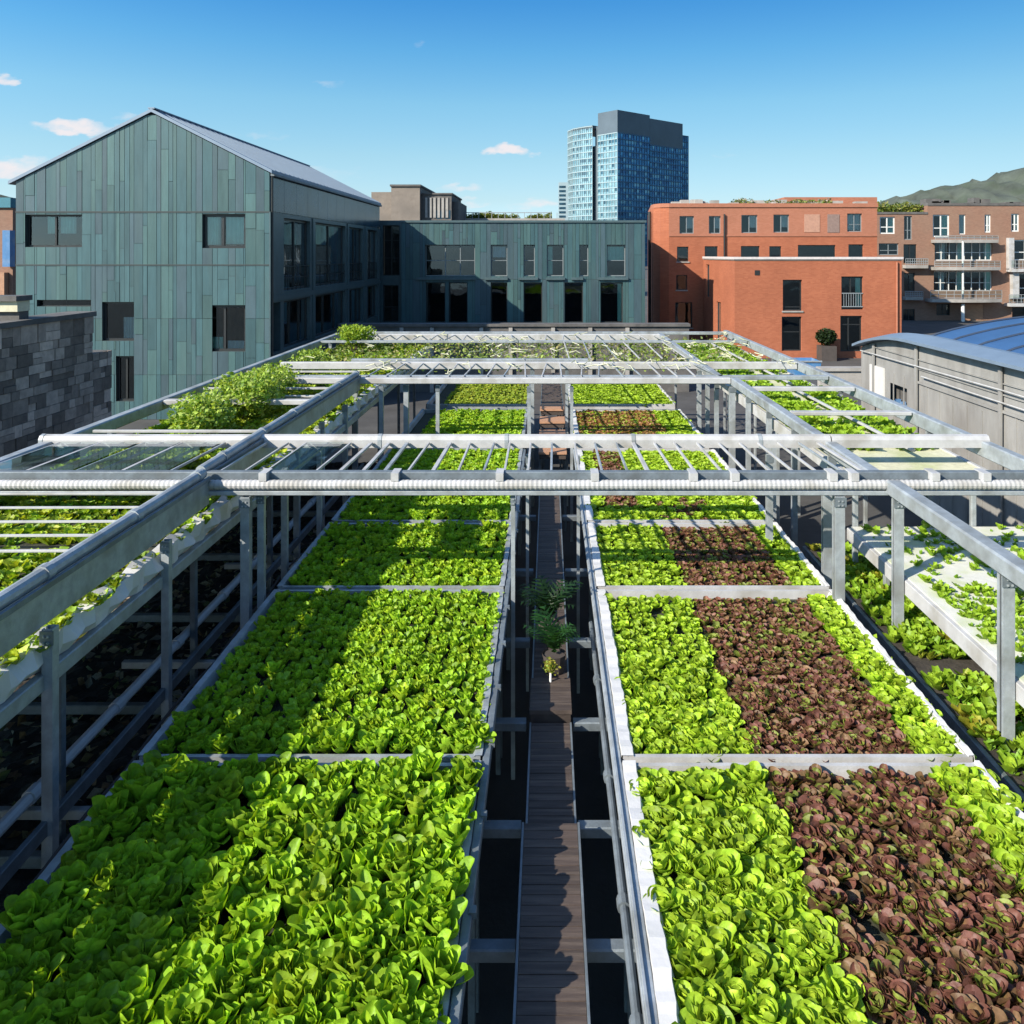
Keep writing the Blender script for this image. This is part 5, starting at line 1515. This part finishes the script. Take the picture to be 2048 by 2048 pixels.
# vines on the far bars
k = MB(); rgv = random.Random(8)
for i in range(70):
    x = rgv.uniform(-6, 5.8); y = rgv.uniform(17.5, 26.5); p = [(x, y, ZR + .02)]
    for s in range(5):
        p.append((p[-1][0] + rgv.uniform(-.2, .25), p[-1][1] + rgv.uniform(-.25, .3), ZR + .02 + rgv.uniform(-.03, .1)))
    k.tube(p, .011, 4)
tag(k.build('dry_vines', sandy), 'pale dry vine stems tangled over the far glazing bars', 'vines', kind='stuff')
rgv2 = np.random.default_rng(12)
V, Fc, C = leaf_cloud(5200, lambda n: np.stack([rgv2.uniform(-6.6, 5.9, n), rgv2.uniform(20.4, 27.3, n), ZR - .25 + rgv2.normal(0, .05, n)], 1), .1, [(.16, .22, .05), (.22, .3, .06), (.12, .17, .04), (.28, .26, .12)], rgv2, .5)
tag(link_mesh('creeper', V, Fc, C, bush_mat), 'sparse green creeper leaves hanging in the far glazing bars', 'creeper', kind='stuff')

# ------------------------------------------------------------------ light, sky, camera
sd = np.array((-1.3, -1.0, 1.0)); sd /= np.linalg.norm(sd)
EL = math.asin(sd[2])
sun = bpy.data.lights.new('sun', 'SUN'); sun.energy = 4.7; sun.angle = math.radians(0.5); sun.color = (1.0, 0.90, 0.76)
so = bpy.data.objects.new('sun', sun); COL.objects.link(so)
from mathutils import Vector
so.rotation_euler = Vector((-sd[0], -sd[1], -sd[2])).to_track_quat('-Z', 'Y').to_euler()
so.location = (-30, -15, 30)

W = bpy.data.worlds.new('World'); S.world = W; W.use_nodes = True
nt = W.node_tree; N = nt.nodes; L = nt.links
bg = N['Background']; bg.inputs['Strength'].default_value = 0.13
sky = N.new('ShaderNodeTexSky'); sky.sky_type = 'NISHITA'; sky.sun_disc = False
sky.sun_elevation = EL; sky.sun_rotation = math.atan2(sd[0], sd[1]); sky.air_density = 1.0; sky.dust_density = 0.4; sky.ozone_density = 2.0
tc = N.new('ShaderNodeTexCoord'); sp = N.new('ShaderNodeSeparateXYZ'); L.new(tc.outputs['Generated'], sp.inputs[0])


def mth(op, a, b=None, clamp=False):
    n = N.new('ShaderNodeMath'); n.operation = op; n.use_clamp = clamp
    for i, v in enumerate((a, b)):
        if v is None: continue
        if isinstance(v, (int, float)): n.inputs[i].default_value = v
        else: L.new(v, n.inputs[i])
    return n.outputs[0]


ramp = N.new('ShaderNodeValToRGB'); L.new(sp.outputs['Z'], ramp.inputs['Fac'])
SKYR = [(0.0, (0.429, 0.597, 0.921)), (0.067, (0.44, 0.513, 0.586)), (0.119, (0.44, 0.544, 0.56)), (0.183, (0.387, 0.576, 0.597)), (0.245, (0.251, 0.534, 0.638)), (0.303, (0.152, 0.461, 0.659)), (0.6, (0.75, 0.88, 1.0))]
while len(ramp.color_ramp.elements) < len(SKYR): ramp.color_ramp.elements.new(0.5)
for e_, (p, c) in zip(ramp.color_ramp.elements, SKYR): e_.position = p; e_.color = (*c, 1)
mul = N.new('ShaderNodeVectorMath'); mul.operation = 'MULTIPLY'
L.new(sky.outputs['Color'], mul.inputs[0]); L.new(ramp.outputs['Color'], mul.inputs[1])
# wisps of cloud, fixed in compass direction and height
yy = mth('MAXIMUM', sp.outputs['Y'], .02)
uu = mth('DIVIDE', sp.outputs['X'], yy); vv = mth('DIVIDE', sp.outputs['Z'], yy)
cbv = N.new('ShaderNodeCombineXYZ'); L.new(mth('MULTIPLY', uu, 14.0), cbv.inputs[0]); L.new(mth('MULTIPLY', vv, 30.0), cbv.inputs[1])
nz = N.new('ShaderNodeTexNoise'); nz.inputs['Scale'].default_value = 1.0; nz.inputs['Detail'].default_value = 7; nz.inputs['Roughness'].default_value = .62
L.new(cbv.outputs[0], nz.inputs['Vector'])
nzw = N.new('ShaderNodeTexNoise'); nzw.inputs['Scale'].default_value = 2.3; nzw.inputs['Detail'].default_value = 5
L.new(cbv.outputs[0], nzw.inputs['Vector']); spw = N.new('ShaderNodeSeparateColor'); L.new(nzw.outputs['Color'], spw.inputs[0])
u0, v0 = uu, vv
uu = mth('ADD', uu, mth('MULTIPLY', mth('SUBTRACT', spw.outputs[0], .5), .07)); vv = mth('ADD', vv, mth('MULTIPLY', mth('SUBTRACT', spw.outputs[1], .5), .03))
tot = None
for (px, py, wx, wy, amp) in ((150, 240, 95, 15, 1.0), (235, 222, 45, 12, .5), (954, 286, 50, 13, 1.15), (8, 152, 24, 13, .9), (30, 318, 95, 24, 1.0), (860, 356, 60, 7, .45), (1010, 385, 60, 12, .6), (890, 385, 40, 8, .5), (480, 255, 60, 10, .3), (1350, 293, 40, 7, .25), (1480, 362, 30, 4, .35), (615, 160, 40, 7, .22), (780, 82, 18, 6, .22), (600, 330, 120, 16, .25)):
    du = mth('DIVIDE', mth('SUBTRACT', uu, (px - CX) / F), wx / F); dv = mth('DIVIDE', mth('SUBTRACT', vv, (CY - py) / F), wy / F)
    r2 = mth('ADD', mth('MULTIPLY', du, du), mth('MULTIPLY', dv, dv))
    g_ = mth('MULTIPLY', mth('SUBTRACT', 1.0, r2, True), amp)
    tot = g_ if tot is None else mth('ADD', tot, g_)
front_ = mth('GREATER_THAN', sp.outputs['Y'], .05)
cl = mth('MULTIPLY', mth('MULTIPLY', mth('SUBTRACT', mth('ADD', mth('MULTIPLY', tot, .55), mth('MULTIPLY', nz.outputs['Fac'], 1.8)), .88), 1.5, True), mth('MULTIPLY', mth('MULTIPLY', tot, 2.0, True), front_))
evn = N.new('ShaderNodeVectorMath'); evn.operation = 'SCALE'
L.new(mul.outputs['Vector'], evn.inputs[0]); L.new(mth('SUBTRACT', 1.0, mth('MULTIPLY', sp.outputs['X'], .38)), evn.inputs['Scale'])
mixc = N.new('ShaderNodeMix'); mixc.data_type = 'RGBA'
L.new(mth('MULTIPLY', cl, .9), mixc.inputs['Factor']); L.new(evn.outputs['Vector'], mixc.inputs[6]); mixc.inputs[7].default_value = (3.7, 3.45, 3.5, 1)
L.new(mixc.outputs[2], bg.inputs['Color'])

cam = bpy.data.cameras.new('camera'); co = bpy.data.objects.new('camera', cam); COL.objects.link(co)
co.location = (0, 0, CZ); co.rotation_euler = (math.radians(90), 0, 0)
cam.sensor_width = 36; cam.lens = 36 * F / 1932.0
cam.shift_x = -(CX - 966) / 1932.0; cam.shift_y = -(966 - CY) / 1932.0
cam.clip_start = 0.05; cam.clip_end = 8000
S.camera = co
S.view_settings.view_transform = 'Standard'; S.view_settings.look = 'None'; S.view_settings.gamma = 1.0
S.view_settings.exposure = 0.95
S.render.film_transparent = False
try:
    S.cycles.max_bounces = 7; S.cycles.transparent_max_bounces = 16; S.cycles.use_denoising = True
    S.cycles.sample_clamp_indirect = 6.0
except Exception: pass
